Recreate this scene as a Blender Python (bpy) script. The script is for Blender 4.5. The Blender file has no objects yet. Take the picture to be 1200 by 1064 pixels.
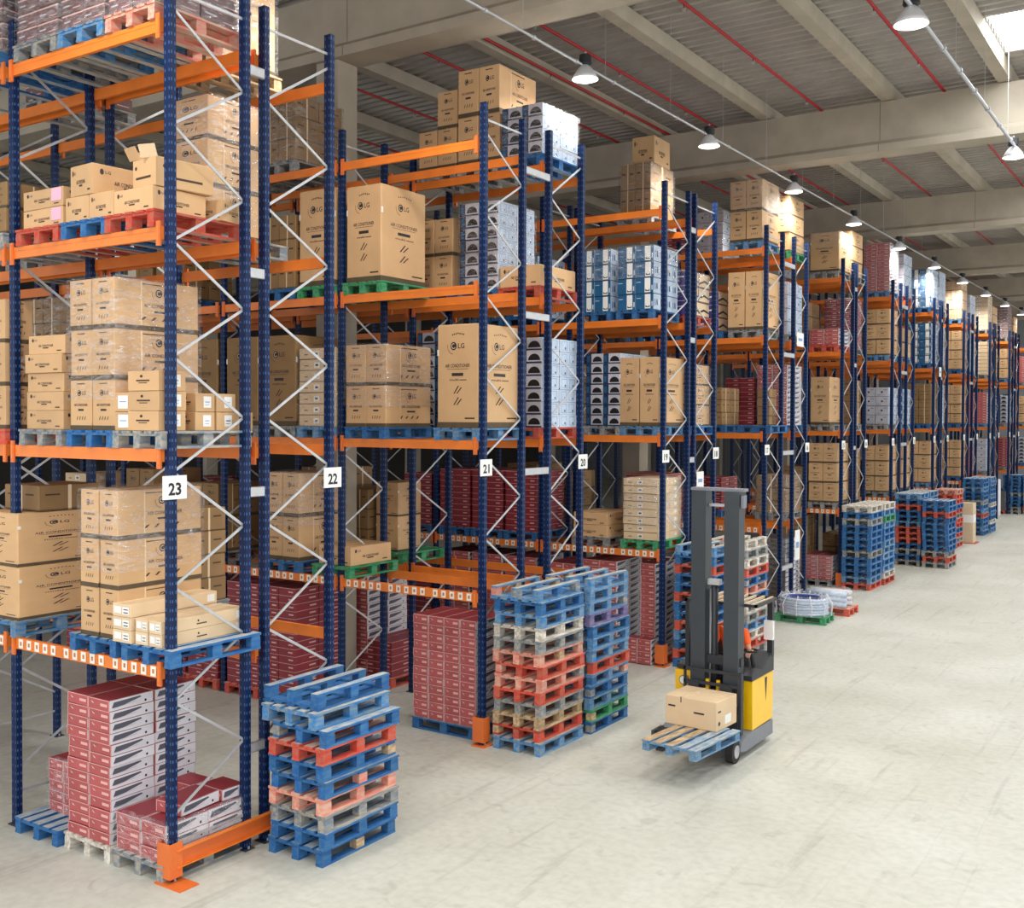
import bpy, math, random, re
from mathutils import Vector, Matrix
RND = random.Random(7)
C = bpy.context.scene.collection
X0 = -8.866            # plane of the rack ends along the main aisle
BAY = 2.737
LV = [0.0, 2.208, 4.422, 6.678, 8.76]
TOP = 9.276
WORD = ['first', 'second', 'third', 'fourth', 'fifth', 'sixth', 'seventh', 'eighth', 'ninth', 'tenth', 'eleventh',
        'twelfth', 'thirteenth', 'fourteenth', 'fifteenth', 'sixteenth', 'seventeenth', 'eighteenth', 'nineteenth', 'twentieth']

# ------------------------------------------------------------------ materials
def srgb(r, g, b):
    f = lambda c: (c / 255 / 12.92) if c / 255 <= .04045 else ((c / 255 + .055) / 1.055) ** 2.4
    return (f(r), f(g), f(b), 1)

M = {}
def mat(name, col, rough=.6, metal=0.0, noise=0.0, scale=6.0, col2=None, bump=0.0, rnd=0.0, emit=0.0, spec=.5, coat=0.0, stretch=None):
    m = bpy.data.materials.new(name); m.use_nodes = True
    nt = m.node_tree; N = nt.nodes; L = nt.links; b = N['Principled BSDF']
    b.inputs['Roughness'].default_value = rough; b.inputs['Metallic'].default_value = metal
    b.inputs['Specular IOR Level'].default_value = spec; b.inputs['Coat Weight'].default_value = coat
    b.inputs['Base Color'].default_value = col
    out = None
    if noise or bump or col2:
        tc = N.new('ShaderNodeTexCoord'); mp = N.new('ShaderNodeMapping'); L.new(tc.outputs['Object'], mp.inputs[0])
        if stretch: mp.inputs['Scale'].default_value = stretch
        oi = N.new('ShaderNodeObjectInfo'); va = N.new('ShaderNodeVectorMath'); va.operation = 'ADD'
        L.new(mp.outputs[0], va.inputs[0]); cx = N.new('ShaderNodeCombineXYZ'); mm = N.new('ShaderNodeMath'); mm.operation = 'MULTIPLY'
        mm.inputs[1].default_value = 31.0; L.new(oi.outputs['Random'], mm.inputs[0]); L.new(mm.outputs[0], cx.inputs[0]); L.new(mm.outputs[0], cx.inputs[2])
        L.new(cx.outputs[0], va.inputs[1])
        nz = N.new('ShaderNodeTexNoise'); nz.inputs['Scale'].default_value = scale; nz.inputs['Detail'].default_value = 5
        L.new(va.outputs[0], nz.inputs['Vector'])
        cr = N.new('ShaderNodeValToRGB'); L.new(nz.outputs['Fac'], cr.inputs[0])
        c2 = col2 or tuple(x * (1 - noise) for x in col[:3]) + (1,)
        cr.color_ramp.elements[0].position = .38; cr.color_ramp.elements[0].color = c2
        cr.color_ramp.elements[1].position = .62; cr.color_ramp.elements[1].color = col
        out = cr.outputs[0]
        if bump:
            bp = N.new('ShaderNodeBump'); bp.inputs['Strength'].default_value = bump; bp.inputs['Distance'].default_value = .02
            L.new(nz.outputs['Fac'], bp.inputs['Height']); L.new(bp.outputs[0], b.inputs['Normal'])
    if rnd:
        oi = N.new('ShaderNodeObjectInfo'); mr = N.new('ShaderNodeMapRange'); mr.inputs[3].default_value = 1 - rnd; mr.inputs[4].default_value = 1 + rnd * .5
        L.new(oi.outputs['Random'], mr.inputs[0])
        hs = N.new('ShaderNodeHueSaturation'); L.new(mr.outputs[0], hs.inputs['Value'])
        if out: L.new(out, hs.inputs['Color'])
        else: hs.inputs['Color'].default_value = col
        out = hs.outputs[0]
    if out: L.new(out, b.inputs['Base Color'])
    if emit:
        b.inputs['Emission Color'].default_value = col; b.inputs['Emission Strength'].default_value = emit
    M[name] = m
    return m

mat('kraft', srgb(212, 172, 126), .72, noise=.07, scale=3, rnd=.13)
mat('kraft_dark', srgb(150, 118, 78), .75, noise=.1, scale=3, rnd=.15)
mat('kraft_pale', srgb(226, 198, 160), .7, noise=.05, scale=3, rnd=.1)
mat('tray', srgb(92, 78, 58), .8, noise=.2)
mat('ink', srgb(70, 52, 38), .7)
mat('ink_dark', srgb(48, 40, 42), .6)
mat('tape', srgb(226, 202, 164), .35)
mat('paper_white', srgb(235, 235, 232), .5)
mat('paper_pink', srgb(232, 178, 200), .5)
mat('red_card', srgb(184, 88, 88), .5, noise=.12, scale=5, rnd=.1)
mat('red_deep', srgb(146, 48, 58), .5, noise=.12, scale=5, rnd=.1)
mat('white_card', srgb(226, 224, 230), .45, noise=.05, scale=5, rnd=.06)
mat('pink_edge', srgb(226, 176, 172), .5)
mat('graph', srgb(88, 88, 100), .5)
mat('blue_card', srgb(30, 92, 136), .45, noise=.1, rnd=.1)
mat('navy_card', srgb(28, 50, 84), .45, noise=.1)
mat('ice_card', srgb(196, 212, 232), .35, noise=.12, scale=9, rnd=.05)
mat('ice_line', srgb(120, 152, 196), .4)
mat('purple_card', srgb(84, 62, 140), .5, noise=.1, rnd=.1)
mat('mauve_card', srgb(122, 92, 92), .55, noise=.2, rnd=.15)
mat('grey_card', srgb(196, 194, 204), .5, noise=.12, rnd=.1)
mat('steel_orange', srgb(240, 130, 44), .42, noise=.14, scale=2.5, rnd=.05)
mat('steel_orange_deep', srgb(226, 114, 48), .45, noise=.12, scale=2.5)
mat('galvanised', srgb(192, 194, 196), .38, metal=.35, noise=.1, scale=12)
mat('sticker', srgb(240, 236, 226), .5)
mat('sticker_ink', srgb(190, 120, 60), .5)
mat('sign_black', srgb(24, 22, 26), .5)
mat('concrete_beam', srgb(184, 174, 156), .85, noise=.14, scale=1.6, bump=.15)
mat('roof_sheet', srgb(178, 172, 164), .5, metal=.25, noise=.12, scale=2)
mat('wall_panel', srgb(150, 154, 160), .7, noise=.08)
mat('wall_dark', srgb(74, 70, 66), .8, noise=.1)
mat('pipe_red', srgb(176, 34, 40), .4)
mat('rail_grey', srgb(190, 192, 196), .35, metal=.5)
mat('lamp_shell', srgb(226, 227, 230), .3, metal=.15)
mat('lamp_cap', srgb(38, 40, 44), .5)
mat('lamp_lens', (1, .97, .92, 1), .4, emit=6)
mat('daylight', (.93, .97, 1, 1), .4, emit=7)
wood = dict(rough=.75, scale=7, stretch=(3, .8, 3), rnd=.18)
mat('pallet_blue', srgb(24, 92, 158), col2=srgb(60, 112, 156), **wood)
mat('pallet_azure', srgb(50, 128, 192), col2=srgb(128, 150, 165), **wood)
mat('pallet_grey', srgb(110, 126, 140), col2=srgb(168, 160, 146), **wood)
mat('pallet_red', srgb(208, 66, 48), col2=srgb(190, 104, 84), **wood)
mat('pallet_rose', srgb(222, 128, 112), col2=srgb(214, 172, 150), **wood)
mat('pallet_wood', srgb(202, 176, 138), col2=srgb(158, 132, 100), **wood)
mat('pallet_white', srgb(226, 222, 212), col2=srgb(180, 170, 156), **wood)
mat('pallet_green', srgb(28, 142, 88), col2=srgb(90, 160, 118), **wood)
mat('pallet_mixed', srgb(70, 128, 176), col2=srgb(128, 150, 165), **wood)
mat('worn_blue', srgb(120, 152, 182), col2=srgb(182, 182, 176), **wood)
mat('worn_grey', srgb(196, 190, 176), col2=srgb(150, 158, 162), **wood)
mat('worn_rose', srgb(206, 150, 134), col2=srgb(206, 184, 164), **wood)
mat('pallet_purple', srgb(100, 92, 156), col2=srgb(140, 130, 160), **wood)
mat('truck_yellow', srgb(250, 196, 10), .35, noise=.05, coat=.3)
mat('truck_grey', srgb(54, 60, 66), .45, noise=.08)
mat('truck_dark', srgb(40, 44, 50), .5, noise=.1)
mat('truck_light', srgb(124, 128, 136), .5, noise=.08)
mat('rubber', srgb(40, 38, 38), .8)
mat('hiviz', srgb(246, 96, 30), .6)
mat('cloth_dark', srgb(52, 50, 58), .8)
mat('skin', srgb(206, 156, 130), .55)
mat('hair', srgb(58, 42, 32), .7)
mat('hose_blue', srgb(52, 70, 150), .4, noise=.1)
mat('board_beige', srgb(214, 192, 160), .6, noise=.05)
mat('crate_grey', srgb(112, 108, 112), .6, noise=.3, scale=9, rnd=.1)

def film_mat():
    m = bpy.data.materials.new('stretch_film'); m.use_nodes = True
    nt = m.node_tree; N = nt.nodes; L = nt.links; N.remove(N['Principled BSDF'])
    tr = N.new('ShaderNodeBsdfTransparent'); gl = N.new('ShaderNodeBsdfGlossy'); df = N.new('ShaderNodeBsdfDiffuse')
    gl.inputs['Roughness'].default_value = .16; df.inputs['Color'].default_value = (.85, .87, .92, 1)
    tc = N.new('ShaderNodeTexCoord'); mp = N.new('ShaderNodeMapping'); mp.inputs['Scale'].default_value = (2.2, 2.2, 7)
    L.new(tc.outputs['Object'], mp.inputs[0]); nz = N.new('ShaderNodeTexNoise'); nz.inputs['Scale'].default_value = 2.4; nz.inputs['Detail'].default_value = 4
    nz.inputs['Distortion'].default_value = 1.6; L.new(mp.outputs[0], nz.inputs['Vector'])
    bp = N.new('ShaderNodeBump'); bp.inputs['Strength'].default_value = .9; bp.inputs['Distance'].default_value = .05
    L.new(nz.outputs['Fac'], bp.inputs['Height']); L.new(bp.outputs[0], gl.inputs['Normal'])
    a = N.new('ShaderNodeMixShader'); a.inputs[0].default_value = .5; L.new(df.outputs[0], a.inputs[1]); L.new(gl.outputs[0], a.inputs[2])
    cr = N.new('ShaderNodeMapRange'); cr.inputs[1].default_value = .42; cr.inputs[2].default_value = .72; cr.inputs[3].default_value = .02; cr.inputs[4].default_value = .4
    L.new(nz.outputs['Fac'], cr.inputs[0])
    x = N.new('ShaderNodeMixShader'); L.new(cr.outputs[0], x.inputs[0]); L.new(tr.outputs[0], x.inputs[1]); L.new(a.outputs[0], x.inputs[2])
    L.new(x.outputs[0], N['Material Output'].inputs['Surface']); M['film'] = m
film_mat()

def upright_mat():
    m = mat('steel_navy', srgb(5, 33, 76), .45, noise=.16, scale=3, spec=.25)
    nt = m.node_tree; N = nt.nodes; L = nt.links; b = N['Principled BSDF']
    tc = N.new('ShaderNodeTexCoord'); sp = N.new('ShaderNodeSeparateXYZ'); L.new(tc.outputs['Object'], sp.inputs[0])
    def math_(op, a, bv=None):
        n = N.new('ShaderNodeMath'); n.operation = op
        for i, v in enumerate((a, bv)):
            if v is None: continue
            if isinstance(v, (int, float)): n.inputs[i].default_value = v
            else: L.new(v, n.inputs[i])
        return n.outputs[0]
    fz = math_('FRACT', math_('MULTIPLY', sp.outputs[2], 11.0))
    inz = math_('LESS_THAN', math_('ABSOLUTE', math_('SUBTRACT', fz, .5)), .17)
    # slots run down the aisle-side face beside the profile's edge and in two rows on the wide face
    iny = math_('LESS_THAN', math_('ABSOLUTE', math_('SUBTRACT', math_('ABSOLUTE', sp.outputs[1]), .021)), .006)
    inx = math_('LESS_THAN', math_('ABSOLUTE', math_('SUBTRACT', math_('ABSOLUTE', sp.outputs[0]), .03)), .006)
    geo = N.new('ShaderNodeNewGeometry'); vt = N.new('ShaderNodeVectorTransform'); vt.vector_type = 'NORMAL'; vt.convert_from = 'WORLD'; vt.convert_to = 'OBJECT'
    L.new(geo.outputs['Normal'], vt.inputs[0]); s2 = N.new('ShaderNodeSeparateXYZ'); L.new(vt.outputs[0], s2.inputs[0])
    ax = math_('GREATER_THAN', math_('ABSOLUTE', s2.outputs[0]), .6); ay = math_('GREATER_THAN', math_('ABSOLUTE', s2.outputs[1]), .6)
    h = math_('MULTIPLY', inz, math_('ADD', math_('MULTIPLY', ax, iny), math_('MULTIPLY', ay, inx)))
    mx = N.new('ShaderNodeMix'); mx.data_type = 'RGBA'; L.new(h, mx.inputs[0])
    old = b.inputs['Base Color'].links[0].from_socket
    L.new(old, mx.inputs[6]); mx.inputs[7].default_value = srgb(66, 98, 148)
    L.new(mx.outputs[2], b.inputs['Base Color'])
upright_mat()

def floor_mat():
    m = bpy.data.materials.new('concrete_floor'); m.use_nodes = True
    nt = m.node_tree; N = nt.nodes; L = nt.links; b = N['Principled BSDF']
    tc = N.new('ShaderNodeTexCoord')
    def noise(sc, det, vec=None, stretch=None, dist=0):
        mp = N.new('ShaderNodeMapping'); L.new(tc.outputs['Object'], mp.inputs[0])
        if stretch: mp.inputs['Scale'].default_value = stretch
        n = N.new('ShaderNodeTexNoise'); n.inputs['Scale'].default_value = sc; n.inputs['Detail'].default_value = det; n.inputs['Distortion'].default_value = dist
        L.new(mp.outputs[0], n.inputs['Vector']); return n.outputs['Fac']
    def ramp(f, p0, c0, p1, c1):
        r = N.new('ShaderNodeValToRGB'); L.new(f, r.inputs[0]); e = r.color_ramp.elements
        e[0].position = p0; e[0].color = c0; e[1].position = p1; e[1].color = c1; return r.outputs[0]
    def mul(a, c):
        x = N.new('ShaderNodeMix'); x.data_type = 'RGBA'; x.blend_type = 'MULTIPLY'; x.inputs[0].default_value = 1
        L.new(a, x.inputs[6]); L.new(c, x.inputs[7]); return x.outputs[2]
    base = ramp(noise(.45, 6), .3, srgb(188, 187, 175), .7, srgb(206, 207, 198))
    base = mul(base, ramp(noise(9, 8), .35, (.9, .9, .89, 1), .6, (1, 1, 1, 1)))
    base = mul(base, ramp(noise(1.1, 6, stretch=(6, .35, 1), dist=.6), .28, (.84, .84, .84, 1), .42, (1, 1, 1, 1)))
    base = mul(base, ramp(noise(3.0, 7, dist=1.0), .30, (.86, .86, .85, 1), .4, (1, 1, 1, 1)))
    L.new(base, b.inputs['Base Color'])
    rr = N.new('ShaderNodeMapRange'); L.new(noise(2, 5), rr.inputs[0]); rr.inputs[3].default_value = .34; rr.inputs[4].default_value = .62
    L.new(rr.outputs[0], b.inputs['Roughness']); b.inputs['Specular IOR Level'].default_value = .35
    M['concrete_floor'] = m
floor_mat()

# ------------------------------------------------------------------ mesh building
class MB:
    def __init__(s): s.v = []; s.f = []; s.m = []; s.mats = []
    def mi(s, n):
        if n not in s.mats: s.mats.append(n)
        return s.mats.index(n)
    def add(s, vs, fs, n):
        o = len(s.v); s.v += [tuple(v) for v in vs]; k = s.mi(n)
        for f in fs: s.f.append(tuple(i + o for i in f)); s.m.append(k)
    def box(s, x0, x1, y0, y1, z0, z1, n, R=None, T=None):
        vs = [(x, y, z) for z in (z0, z1) for y in (y0, y1) for x in (x0, x1)]
        if R is not None: vs = [tuple(R @ Vector(v) + (T or Vector())) for v in vs]
        s.add(vs, [(0, 2, 3, 1), (4, 5, 7, 6), (0, 1, 5, 4), (2, 6, 7, 3), (0, 4, 6, 2), (1, 3, 7, 5)], n)
    def bar(s, a, b, w, h, n):          # rectangular bar from a to b
        a = Vector(a); b = Vector(b); d = (b - a); l = d.length; d.normalize()
        up = Vector((0, 0, 1)) if abs(d.z) < .95 else Vector((1, 0, 0))
        sx = d.cross(up).normalized(); sz = sx.cross(d)
        R = Matrix((sx, d, sz)).transposed()
        s.box(-w / 2, w / 2, 0, l, -h / 2, h / 2, n, R, a)
    def tube(s, pts, r, n, seg=8, caps=True):
        pts = [Vector(p) for p in pts]; rings = []
        for i, p in enumerate(pts):
            d = ((pts[min(i + 1, len(pts) - 1)] - pts[max(i - 1, 0)])).normalized()
            up = Vector((0, 0, 1)) if abs(d.z) < .9 else Vector((1, 0, 0))
            sx = d.cross(up).normalized(); sz = sx.cross(d)
            rr = r[i] if isinstance(r, (list, tuple)) else r
            rings.append([p + sx * math.cos(t) * rr + sz * math.sin(t) * rr for t in [2 * math.pi * k / seg for k in range(seg)]])
        vs = [v for g in rings for v in g]; fs = []
        for i in range(len(pts) - 1):
            for k in range(seg):
                a = i * seg + k; b = i * seg + (k + 1) % seg
                fs.append((a, b, b + seg, a + seg))
        if caps: fs += [tuple(range(seg))[::-1], tuple(range((len(pts) - 1) * seg, len(pts) * seg))]
        s.add(vs, fs, n)
    def lathe(s, prof, n, seg=20, c=(0, 0, 0)):   # prof: list of (r, z)
        vs = [(c[0] + r * math.cos(2 * math.pi * k / seg), c[1] + r * math.sin(2 * math.pi * k / seg), c[2] + z) for r, z in prof for k in range(seg)]
        fs = [(i * seg + k, i * seg + (k + 1) % seg, (i + 1) * seg + (k + 1) % seg, (i + 1) * seg + k) for i in range(len(prof) - 1) for k in range(seg)]
        s.add(vs, fs, n)
    def extrude(s, poly, y0, y1, n, axis='y'):     # polygon in (x,z), swept along y (or along x)
        k = len(poly)
        if axis == 'y': vs = [(x, y0, z) for x, z in poly] + [(x, y1, z) for x, z in poly]
        else: vs = [(y0, x, z) for x, z in poly] + [(y1, x, z) for x, z in poly]
        fs = [(i, (i + 1) % k, (i + 1) % k + k, i + k) for i in range(k)] + [tuple(range(k))[::-1], tuple(range(k, 2 * k))]
        s.add(vs, fs, n)
    def merge(s, o, T):
        off = len(s.v); s.v += [tuple(T @ Vector(v)) for v in o.v]
        mp = [s.mi(n) for n in o.mats]
        s.f += [tuple(i + off for i in f) for f in o.f]; s.m += [mp[k] for k in o.m]
    def mesh(s, name):
        me = bpy.data.meshes.new(name); me.from_pydata(s.v, [], s.f)
        for n in s.mats: me.materials.append(M[n])
        me.polygons.foreach_set('material_index', s.m); me.update(); return me
    def build(s, name, parent=None, smooth=False, loc=None):
        return link(name, s.mesh(name), parent, smooth, loc)

def link(name, me, parent=None, smooth=False, loc=None):
    o = bpy.data.objects.new(name, me); C.objects.link(o)
    if parent: o.parent = parent
    if loc: o.location = loc
    if smooth:
        for p in me.polygons: p.use_smooth = True
    return o
def empty(name, loc=(0, 0, 0), rz=0):
    o = bpy.data.objects.new(name, None); C.objects.link(o); o.location = loc; o.rotation_euler = (0, 0, rz); o.empty_display_size = .1
    return o
USED = {}
def tag(o, label=None, cat=None, group=None, kind=None):
    if label:
        label = spell(label)
        w = label.split()
        if len(w) > 16: print('LONG', label)
        if cat:
            USED[label] = USED.get(label, 0) + 1
            if USED[label] > 1: print('DUP', label)
        o['label'] = label
    if cat: o['category'] = cat
    if group: o['group'] = group
    if kind: o['kind'] = kind
    elif cat: o['kind'] = 'thing'
    return o
NUMW = {23: 'twenty-three', 22: 'twenty-two', 21: 'twenty-one', 20: 'twenty', 19: 'nineteen', 18: 'eighteen', 17: 'seventeen', 16: 'sixteen', 15: 'fifteen', 14: 'fourteen', 13: 'thirteen', 12: 'twelve',
        11: 'eleven', 10: 'ten', 9: 'nine', 8: 'eight', 7: 'seven', 6: 'six', 5: 'five', 4: 'four', 3: 'three', 2: 'two'}
def spell(t):
    return re.sub(r'(rack|racks|and|sign) (\d+)', lambda m: m.group(1) + ' ' + NUMW[int(m.group(2))], t)
def struct(o): o['kind'] = 'structure'; return o

# text outlines as meshes
TX = {}
def text_geo(t, off=0.0):
    if (t, off) in TX: return TX[(t, off)]
    cu = bpy.data.curves.new('t', 'FONT'); cu.body = t; cu.resolution_u = 2; cu.offset = off; ob = bpy.data.objects.new('t', cu); C.objects.link(ob)
    dg = bpy.context.evaluated_depsgraph_get(); me = bpy.data.meshes.new_from_object(ob.evaluated_get(dg))
    vs = [(v.co.x, v.co.y) for v in me.vertices]; fs = [tuple(p.vertices) for p in me.polygons]
    bpy.data.objects.remove(ob); bpy.data.meshes.remove(me); bpy.data.curves.remove(cu)
    x0 = min(v[0] for v in vs); x1 = max(v[0] for v in vs); y0 = min(v[1] for v in vs); y1 = max(v[1] for v in vs)
    TX[(t, off)] = ([((x - x0) / (x1 - x0), (y - y0) / (y1 - y0)) for x, y in vs], fs)
    return TX[(t, off)]

# ------------------------------------------------------------------ cartons (built at a nominal size, then scaled)
class Carton(MB):
    def __init__(s, w, d, h, base, top=None, side=None, e=.002):
        super().__init__(); s.w, s.d, s.h, s.e = w, d, h, e
        a, b = w / 2, d / 2; g = min(w, d, h) * .02
        # chamfered box
        def ring(z, k): return [(-a + k, -b, z), (a - k, -b, z), (a, -b + k, z), (a, b - k, z), (a - k, b, z), (-a + k, b, z), (-a, b - k, z), (-a, -b + k, z)]
        def inner(z): return [(-a + g, -b + g, z), (a - g, -b + g, z), (a - g, -b + g, z), (a - g, b - g, z), (a - g, b - g, z), (-a + g, b - g, z), (-a + g, b - g, z), (-a + g, -b + g, z)]
        r = [ring(g, g), ring(h - g, g)]
        vs = r[0] + r[1]
        s.add(vs, [(0, 1, 9, 8), (4, 5, 13, 12), (1, 2, 10, 9), (3, 4, 12, 11), (5, 6, 14, 13), (7, 0, 8, 15)], base)
        s.add(vs, [(2, 3, 11, 10), (6, 7, 15, 14)], side or base)
        t = [(-a + g, -b + g, h), (a - g, -b + g, h), (a - g, b - g, h), (-a + g, b - g, h)]
        s.add(r[1] + t, [(8, 9, 10, 11), (0, 1, 9, 8), (1, 2, 9), (2, 3, 10, 9), (3, 4, 10), (4, 5, 11, 10), (5, 6, 11), (6, 7, 8, 11), (7, 0, 8)], top or base)
        t = [(-a + g, -b + g, 0), (a - g, -b + g, 0), (a - g, b - g, 0), (-a + g, b - g, 0)]
        s.add(r[0] + t, [(11, 10, 9, 8), (8, 9, 1, 0), (9, 2, 1), (9, 10, 3, 2), (10, 4, 3), (10, 11, 5, 4), (11, 6, 5), (11, 8, 7, 6), (8, 0, 7)], base)
    def P(s, face, u, v, k=1):
        e = s.e * k
        if face == 'F': return ((u - .5) * s.w, -s.d / 2 - e, v * s.h)
        if face == 'B': return ((.5 - u) * s.w, s.d / 2 + e, v * s.h)
        if face == 'R': return (s.w / 2 + e, (u - .5) * s.d, v * s.h)
        if face == 'L': return (-s.w / 2 - e, (.5 - u) * s.d, v * s.h)
        if face == 'T': return ((u - .5) * s.w, (v - .5) * s.d, s.h + e)
    def q(s, faces, u0, v0, u1, v1, n, k=1):
        for f in faces: s.add([s.P(f, u0, v0, k), s.P(f, u1, v0, k), s.P(f, u1, v1, k), s.P(f, u0, v1, k)], [(0, 1, 2, 3)], n)
    def poly(s, faces, pts, n, k=1):
        for f in faces: s.add([s.P(f, u, v, k) for u, v in pts], [tuple(range(len(pts)))], n)
    def disc(s, faces, cu, cv, r, n, k=1, seg=14):
        for f in faces:
            W = s.w if f in 'FB' else s.d
            s.add([s.P(f, cu + r / W * math.cos(2 * math.pi * i / seg), cv + r / s.h * math.sin(2 * math.pi * i / seg), k) for i in range(seg)], [tuple(range(seg))], n)
    def arc(s, faces, cu, cv, r, th, a0, a1, n, k=1, seg=10):
        for f in faces:
            W = s.w if f in 'FB' else s.d; vs = []
            for i in range(seg + 1):
                a = math.radians(a0 + (a1 - a0) * i / seg)
                for rr in (r, r + th): vs.append(s.P(f, cu + rr / W * math.cos(a), cv + rr / s.h * math.sin(a), k))
            s.add(vs, [(2 * i, 2 * i + 1, 2 * i + 3, 2 * i + 2) for i in range(seg)], n)
    def text(s, faces, t, cu, cv, wu, hv, n, k=1):
        vs, fs = text_geo(t, .012)
        for f in faces: s.add([s.P(f, cu + (x - .5) * wu, cv + (y - .5) * hv, k) for x, y in vs], fs, n)
    def logo(s, faces, cu, cv, r, n='ink_dark', swoosh=True):
        for f in faces:
            W = s.w if f in 'FB' else s.d
            s.disc(f, cu - .9 * r / W, cv, r, n)
            s.arc(f, cu - .9 * r / W, cv, r * .5, r * .18, 60, 330, 'kraft_pale', 2, 8)
            s.text(f, 'LG', cu + 1.6 * r / W, cv, 2.1 * r / W, 1.25 * r / s.h, n)
            if swoosh: s.arc(f, cu - .9 * r / W, cv, r * 1.9, r * .12, 170, 262, 'ink')

SIDES = 'FRBL'
def k_ac_tall(base='kraft'):      # one carton as wide as a pallet
    c = Carton(.78, 1.1, 1.45, base)
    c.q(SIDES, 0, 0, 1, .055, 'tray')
    for i in range(7): c.disc(SIDES, .38 + i * .045, .9 + .004 * (3 - abs(i - 3)), .012, 'ink')
    c.logo(SIDES, .47, .79, .058)
    c.text(SIDES, 'AIR CONDITIONER', .5, .60, .6, .035, 'ink_dark')
    c.q(SIDES, .24, .565, .76, .569, 'ink')
    c.q(SIDES, .36, .5, .64, .53, 'ink_dark')
    c.text(SIDES, 'multi', .42, .465, .22, .022, 'ink_dark'); c.q(SIDES, .55, .458, .72, .466, 'ink')
    for v in (.33, .22):
        c.poly(SIDES, [(.40, v), (.43, v), (.54, v + .075), (.51, v + .075)], 'ink')
        c.poly(SIDES, [(.47, v), (.5, v), (.61, v + .06), (.58, v + .06)], 'ink')
    c.q(SIDES, .68, .085, .92, .1, 'ink'); c.q('FR', .0, .70, .04, .76, 'paper_white')
    return c
def k_ac_mid(base='kraft'):       # half a pallet wide, stacked in tiers
    c = Carton(.38, 1.1, .54, base)
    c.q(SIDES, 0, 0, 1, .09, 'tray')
    c.logo('FB', .5, .74, .034, swoosh=False); c.logo('RL', .55, .76, .045)
    c.q('FRBL', .32, .915, .68, .935, 'ink')
    c.text('FB', 'AIR CONDITIONER', .5, .5, .62, .05, 'ink_dark'); c.q('FB', .37, .38, .63, .42, 'ink_dark')
    c.text('RL', 'AIR CONDITIONER', .55, .5, .42, .07, 'ink_dark'); c.q('RL', .46, .36, .64, .4, 'ink_dark')
    for u in (.3, .42, .54, .66):
        c.poly(SIDES, [(u, .2), (u + .03, .2), (u + .07, .27), (u + .04, .27)], 'ink')
    c.q('RL', .30, .1, .315, .98, 'tape'); c.q('T', .46, 0, .54, 1, 'tape')
    return c
def k_flat(base='kraft'):         # low indoor-unit carton
    c = Carton(.74, .8, .2, base)
    c.disc('FR', .12, .76, .02, 'ink_dark'); c.text('FR', 'LG', .2, .76, .07, .1, 'ink_dark')
    c.text('FR', 'AIR CONDITIONER', .48, .45, .4, .13, 'ink_dark'); c.q('FR', .40, .3, .55, .36, 'ink')
    c.q('FR', .78, .14, .9, .2, 'ink'); c.q('T', .47, 0, .53, 1, 'tape')
    return c
def k_flat_pink():
    c = k_flat(); c.q('F', .72, .3, .97, .95, 'paper_pink', 2); return c
def k_long():                     # long narrow carton lying front to back, white label on its end
    c = Carton(.25, 1.12, .13, 'kraft_pale')
    c.q('F', .08, .25, .48, .8, 'paper_white'); c.q('F', .54, .2, .9, .8, 'paper_white')
    c.q('F', .6, .3, .84, .38, 'ink'); c.q('F', .6, .55, .84, .62, 'ink')
    c.disc('RL', .42, .6, .012, 'ink_dark'); c.q('RL', .40, .3, .52, .4, 'ink'); c.q('RL', .88, .2, .97, .8, 'paper_white'); c.q('T', .44, 0, .56, 1, 'tape')
    return c
def k_small():
    c = Carton(.3, .33, .2, 'kraft')
    c.disc('F', .45, .74, .014, 'ink_dark'); c.q('F', .28, .48, .72, .56, 'ink'); c.q('F', .36, .38, .64, .42, 'ink_dark')
    c.q('R', .4, .22, .8, .84, 'paper_white'); c.q('R', .48, .5, .72, .56, 'ice_line'); c.q('R', .48, .36, .7, .4, 'ice_line'); c.q('T', .46, 0, .54, 1, 'tape')
    return c
def k_small_label():
    c = k_small(); c.q('F', .25, .15, .85, .85, 'paper_white', 2); c.q('F', .35, .5, .75, .55, 'ice_line', 3); return c
def k_red():
    c = Carton(.385, .56, .116, 'red_card', top='red_deep', side='white_card')
    c.q('FB', 0, .93, 1, 1, 'pink_edge'); c.q('FB', 0, 0, .025, 1, 'pink_edge'); c.q('FB', .975, 0, 1, 1, 'pink_edge')
    c.q('FB', .58, .36, .9, .62, 'pink_edge'); c.poly('FB', [(.14, .75), (.2, .55), (.3, .5), (.22, .62)], 'white_card')
    c.poly('RL', [(.05, .28), (.1, .78), (.7, .84), (.72, .7), (.3, .32)], 'graph'); c.poly('RL', [(.08, .2), (.1, .27), (.6, .45), (.6, .4)], 'grey_card')
    c.disc('RL', .82, .3, .014, 'sign_black'); c.q('T', 0, 0, .02, 1, 'pink_edge'); c.q('T', .98, 0, 1, 1, 'pink_edge')
    return c
def k_red_plain():
    c = Carton(.385, .56, .116, 'red_deep', side='red_deep')
    c.q(SIDES, 0, .94, 1, 1, 'pink_edge'); c.q('FR', .6, .4, .88, .6, 'pink_edge')
    return c
def k_bluewhite():
    c = Carton(.4, .56, .2, 'grey_card', side='ice_card')
    c.q('F', 0, 0, .3, 1, 'navy_card'); c.q('F', .04, .2, .2, .8, 'blue_card', 2)
    c.poly('F', [(.38, .22)] + [(.66 - .28 * math.cos(math.radians(a)), .22 + .52 * math.sin(math.radians(a))) for a in range(0, 181, 15)], 'sign_black')
    c.q('F', .3, 0, 1, .12, 'navy_card')
    for u in (.1, .56):
        for a in (0, 1): c.q('RL', u + a * .3, .15, u + a * .3 + .02, .85, 'ice_line'); c.q('RL', u, .15 + a * .68, u + .32, .19 + a * .68, 'ice_line')
        c.disc('RL', u + .22, .32, .02, 'navy_card')
    return c
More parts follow.
